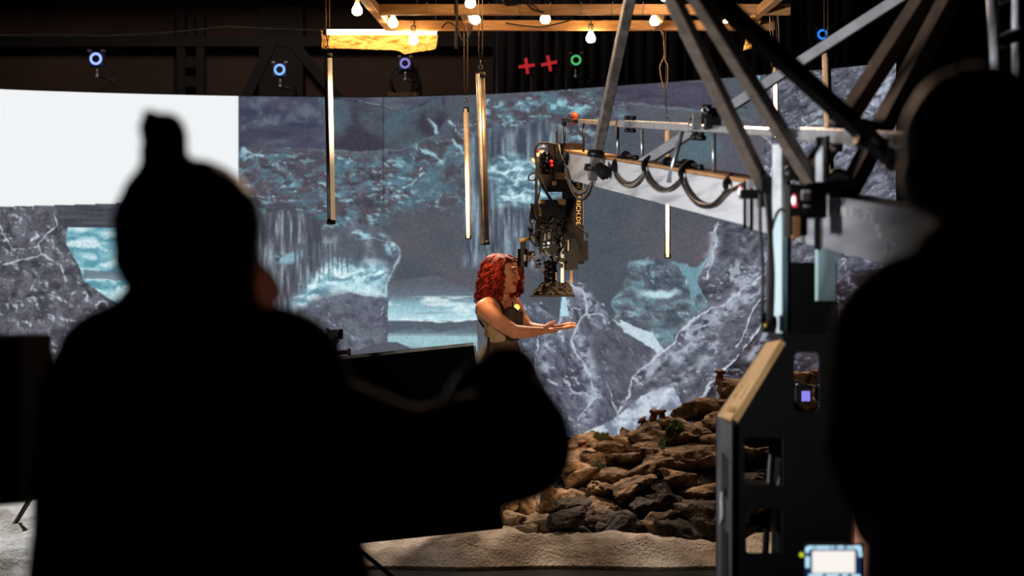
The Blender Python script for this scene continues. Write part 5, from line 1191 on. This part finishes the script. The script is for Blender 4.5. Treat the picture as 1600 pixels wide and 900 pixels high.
# ------------------------------------------------------------------ silhouetted onlookers
COAT = mat('black_coat', (10, 10, 11), .85, spec=.15)
def sil(pts, d0, vox, name, m, par, sm=8, disp=None):
    b = MB()
    for q in pts:
        if len(q) == 3: x, y, r = q; ellipsoid(b, P(x, y, d0), (r * d0 / F,) * 3)
        elif len(q) == 5: x, y, rx, ry, rd = q; ellipsoid(b, P(x, y, d0), (rx * d0 / F, rd * d0 / F, ry * d0 / F))
        else:
            x0, y0, z0, r0, x1, y1, z1, r1 = q; capsule(b, P(x0, y0, d0) + Vector((0, z0, 0)), r0 * d0 / F, P(x1, y1, d0) + Vector((0, z1, 0)), r1 * d0 / F)
    return fuse(b, name, vox, m, par, smooth=sm, disp=disp)
DL = 2.3
pl = thing('person', Vector((P(300, 0, DL).x, DL, 0)), 'person seen from behind in silhouette with a topknot, one bent arm stretched out', 'person')
zb = 450 + 1.5 * F / DL      # floor row at this distance
DSK = mat('shaded_skin', (190, 130, 112), .6)
bodyL = sil([(293, 400, 98, 120, 100), (300, 470, 0, 62, 300, 560, 0, 80),
    (190, 600, 0, 88, 410, 600, 0, 96), (240, 640, 0, 150, 255, 950, 0, 150), (380, 680, 0, 110, 390, 950, 0, 130),
    (250, 950, 0, 150, 250, 1350, 0, 120), (390, 950, 0, 130, 390, 1350, 0, 115), (250, 1350, 0, 115, 240, 2050, 0, 75), (390, 1350, 0, 110, 400, 2050, 0, 72),
    (240, 2070, 0, 60, 240, 2110, .16, 50), (400, 2070, 0, 60, 400, 2110, .16, 50),
    (440, 690, 0, 80, 640, 735, .05, 70), (640, 735, .05, 70, 800, 700, .1, 62), (800, 700, .1, 60, 780, 630, .22, 34), (775, 610, .24, 30, 735, 640, .26, 28),
    (735, 640, .26, 12, 700, 630, .26, 11), (735, 650, .25, 12, 697, 645, .25, 11), (735, 660, .24, 12, 696, 660, .24, 10), (735, 670, .23, 11, 702, 676, .23, 9), (760, 620, .24, 12, 735, 600, .22, 10)], DL, .008, 'body', DSK, pl)
HRB = mat('dark_brown_hair', (46, 30, 24), .5, 0.0, (22, 14, 12), 50, sheen=.5, stretch=(1, 1, .2))
sil([(293, 355, 118, 108, 112), (285, 310, 95, 62, 90), (293, 400, 117, 80, 105), (255, 240, 0, 36, 262, 270, 0, 46), (257, 214, 38, 40, 38), (240, 200, 24), (268, 205, 24), (241, 182, 0, 11, 226, 176, 0, 6), (300, 430, 112, 50, 90)], DL, .006, 'hair', HRB, pl, 5, disp=lambda c, n: n * .0025 * mnoise.noise(c * 60))
coatL = sil([(185, 572, 0, 100, 425, 592, .0, 118), (300, 560, 170, 110, 120), (240, 640, 0, 178, 250, 930, 0, 205), (375, 690, 0, 160, 395, 930, 0, 190), (250, 930, 0, 200, 250, 1300, 0, 190), (390, 930, 0, 185, 380, 1300, 0, 190),
    (440, 680, 0, 118, 650, 738, .05, 92), (650, 738, .05, 94, 800, 702, .1, 102), (800, 702, .1, 104, 792, 598, .2, 54), (792, 598, .2, 50, 730, 640, .2, 46), (300, 480, 118, 70, 80)], DL, .009, 'coat', COAT, pl, 8,
    disp=lambda c, n: n * .004 * mnoise.noise(c * 14))
tr_ = sil([(250, 1300, 0, 140, 240, 2040, 0, 88), (390, 1300, 0, 135, 400, 2040, 0, 86)], DL, .012, 'trousers', COAT, pl)
b = MB(); b.tube(catmull([P(744, 566, 2.36), P(720, 590, 2.34), P(702, 620, 2.33), P(692, 648, 2.33), P(688, 662, 2.33)], 6), [.006] * 20 + [.008] * 5, 8); b.ball(P(688, 660, 2.32), .013); b.build('coat_highlight_strip', mat('coat_highlight', (170, 176, 190), .3, .8), pl)  # pale strip and bead added to stand in for highlights on the coat
b = MB(); b.tube(catmull([P(796, 566, 2.41), P(800, 600, 2.40), P(796, 640, 2.36)], 6), [.008] * 13, 8); b.build('sleeve_highlight_strip', mat('sleeve_highlight', (110, 96, 88), .35, .3), pl)  # vertical strip added for the grey highlight on the sleeve

DR = 2.2
pr = thing('person', Vector((P(1540, 0, DR).x, DR, 0)), 'person seen from behind in silhouette with a smooth chin length bob', 'person')
sil([(1530, 250, 98, 118, 100), (1545, 350, 0, 62, 1560, 470, 0, 80), (1430, 520, 0, 84, 1680, 510, 0, 90), (1560, 560, 0, 140, 1560, 1000, 0, 150),
     (1400, 520, 0, 78, 1392, 700, 0, 74), (1392, 700, 0, 72, 1440, 830, .15, 52), (1440, 840, .17, 38, 1440, 880, .22, 34), (1700, 520, 0, 80, 1730, 760, 0, 70), (1730, 760, 0, 68, 1650, 900, .15, 48), (1640, 910, .17, 36, 1600, 930, .22, 30),
     (1425, 880, .24, 9, 1420, 915, .25, 8), (1437, 885, .24, 9, 1434, 925, .25, 8), (1450, 885, .24, 9, 1450, 925, .25, 8), (1462, 880, .24, 9, 1464, 915, .25, 8), (1412, 870, .2, 10, 1398, 885, .22, 8),
     (1500, 1000, 0, 140, 1500, 1400, 0, 110), (1620, 1000, 0, 140, 1620, 1400, 0, 110), (1500, 1400, 0, 105, 1495, 2150, 0, 72), (1620, 1400, 0, 105, 1625, 2150, 0, 72), (1495, 2180, 0, 55, 1495, 2215, .16, 48), (1625, 2180, 0, 55, 1625, 2215, .16, 48)], DR, .008, 'body', DSK, pr)
HR2 = mat('chestnut_hair', (120, 78, 56), .5, 0.0, (70, 44, 32), 60, sheen=1.0, stretch=(1, 1, .12))
sil([(1530, 222, 122, 122, 118), (1528, 180, 104, 80, 100), (1518, 280, 116, 74, 110), (1560, 280, 118, 76, 110), (1470, 300, 0, 52, 1490, 330, 0, 30), (1600, 290, 0, 60, 1600, 350, 0, 44)], DR, .006, 'hair', HR2, pr, 6, disp=lambda c, n: n * .002 * mnoise.noise(Vector((c.x * 60, c.y * 60, c.z * 6))))
sil([(1430, 500, 0, 108, 1690, 480, 0, 112), (1560, 470, 150, 100, 110), (1560, 560, 0, 180, 1560, 960, 0, 215), (1402, 520, 0, 102, 1394, 700, 0, 106), (1394, 700, 0, 104, 1440, 830, .14, 78), (1705, 520, 0, 100, 1735, 760, 0, 90), (1735, 760, 0, 88, 1660, 890, .14, 64), (1560, 960, 0, 215, 1560, 1250, 0, 200), (1500, 420, 0, 80, 1570, 400, 0, 80)],
    DR, .009, 'jacket', COAT, pr, 8, disp=lambda c, n: n * .004 * mnoise.noise(c * 14))
sil([(1500, 1250, 0, 150, 1495, 2140, 0, 86), (1620, 1250, 0, 150, 1625, 2140, 0, 86)], DR, .012, 'trousers', COAT, pr)

mm = bpy.data.materials.new('backlit_ear_skin'); mm.use_nodes = True; nt = mm.node_tree
tb = nt.nodes.new('ShaderNodeBsdfTranslucent'); mx = nt.nodes.new('ShaderNodeMixShader'); mx.inputs[0].default_value = .75
nz = nt.nodes.new('ShaderNodeTexNoise'); nz.inputs['Scale'].default_value = 30; rp = nt.nodes.new('ShaderNodeValToRGB'); rp.color_ramp.elements[0].color = (.62, .42, .38, 1); rp.color_ramp.elements[1].color = (.75, .52, .46, 1)
nt.links.new(nz.outputs[0], rp.inputs[0]); nt.links.new(rp.outputs[0], tb.inputs[0]); nt.links.new(rp.outputs[0], nt.nodes['Principled BSDF'].inputs['Base Color'])
nt.links.new(nt.nodes['Principled BSDF'].outputs[0], mx.inputs[1]); nt.links.new(tb.outputs[0], mx.inputs[2]); nt.links.new(mx.outputs[0], nt.nodes['Material Output'].inputs[0])
b = MB()
for k in range(13):     # thin curved ear shell
    t = k / 12
    for j in range(9):
        s_ = j / 8; x = 400 + 42 * s_ * math.sin(math.pi * (.12 + .8 * (1 - t) ** .8)); y = 408 + 78 * t; b.v.append(tuple(P(x, y, DL - .02 - .015 * math.sin(s_ * 3.1))))
for k in range(12):
    for j in range(8): a = k * 9 + j; b.f.append((a, a + 1, a + 10, a + 9)); b.sm.append(True)
ear = b.build('ear', mm, pl); ear.modifiers.new('t', 'SOLIDIFY').thickness = .003; ear['label'] = 'ear glowing pink against the light'

# ------------------------------------------------------------------ photographer glimpsed through the base window
DP = 7.6
pp = thing('person', Vector((P(1335, 0, DP).x, DP, 0)), 'person glimpsed through the base window holding up a small camera', 'person')
zf = 450 + 1.5 * F / DP
sil([(1318, 555, 30, 36, 32), (1320, 585, 0, 13, 1325, 605, 0, 18), (1305, 622, 0, 18, 1352, 622, 0, 18), (1330, 630, 0, 38, 1332, 730, 0, 42), (1302, 625, -.03, 17, 1290, 660, -.08, 13), (1290, 660, -.08, 12, 1277, 616, -.15, 8),
     (1277, 616, -.15, 8, 1271, 612, -.15, 7), (1272, 606, -.15, 3.2, 1264, 603, -.16, 2.6), (1272, 611, -.15, 3.2, 1264, 610, -.16, 2.6), (1272, 617, -.15, 3.2, 1264, 617, -.16, 2.6), (1272, 622, -.15, 3, 1265, 623, -.16, 2.5), (1274, 604, -.17, 3, 1268, 598, -.17, 2.6),
     (1315, 740, 0, 34, 1312, 850, 0, 24), (1345, 740, 0, 34, 1350, 850, 0, 24), (1312, 850, 0, 22, 1312, zf - 20, 0, 14), (1350, 850, 0, 22, 1352, zf - 20, 0, 14), (1312, zf - 12, 0, 12, 1308, zf - 11, -.12, 11), (1352, zf - 12, 0, 12, 1350, zf - 11, -.12, 11)], DP, .006, 'body', M_SKIN, pp, 4)
sil([(1322, 548, 34, 36, 34), (1330, 575, 28, 40, 30), (1296, 560, 12, 30, 20)], DP, .008, 'hair', mat('mid_brown_hair', (96, 56, 34), .5), pp, 4)
sil([(1304, 624, 0, 21, 1354, 624, 0, 21), (1330, 640, 0, 44, 1332, 740, 0, 48), (1302, 628, -.03, 20, 1290, 662, -.08, 16), (1290, 662, -.08, 15, 1281, 630, -.13, 11)], DP, .008, 'shirt', mat('tan_shirt', (200, 150, 116), .8), pp, 4)
pc = thing('photo_camera', P(1257, 615, DP - .2), 'small black photo camera with lit violet screen seen in the base window', 'camera')
b = MB(); b.bevbar(P(1243, 615, DP - .18), P(1268, 615, DP - .18), .04, .072, .008); b.pbox(1249, 599, 1262, 606, DP - .2, .03); b.build('body', M_BLACKMETAL, pc)
b = MB(); b.pbox(1253, 611, 1266, 627, DP - .206, .006); b.build('rear_screen', mat('violet_screen', (120, 110, 200), .4, emit=(130, 120, 215), estr=.9), pc)
b = MB(); b.cyl(P(1256, 614, DP - .15), P(1256, 614, DP - .05), .026); b.build('lens', M_BLACK, pc)
b = MB(); b.cyl(P(1246, 602, DP - .18), P(1246, 598.5, DP - .18), .008); b.build('dial', M_ALU, pc)
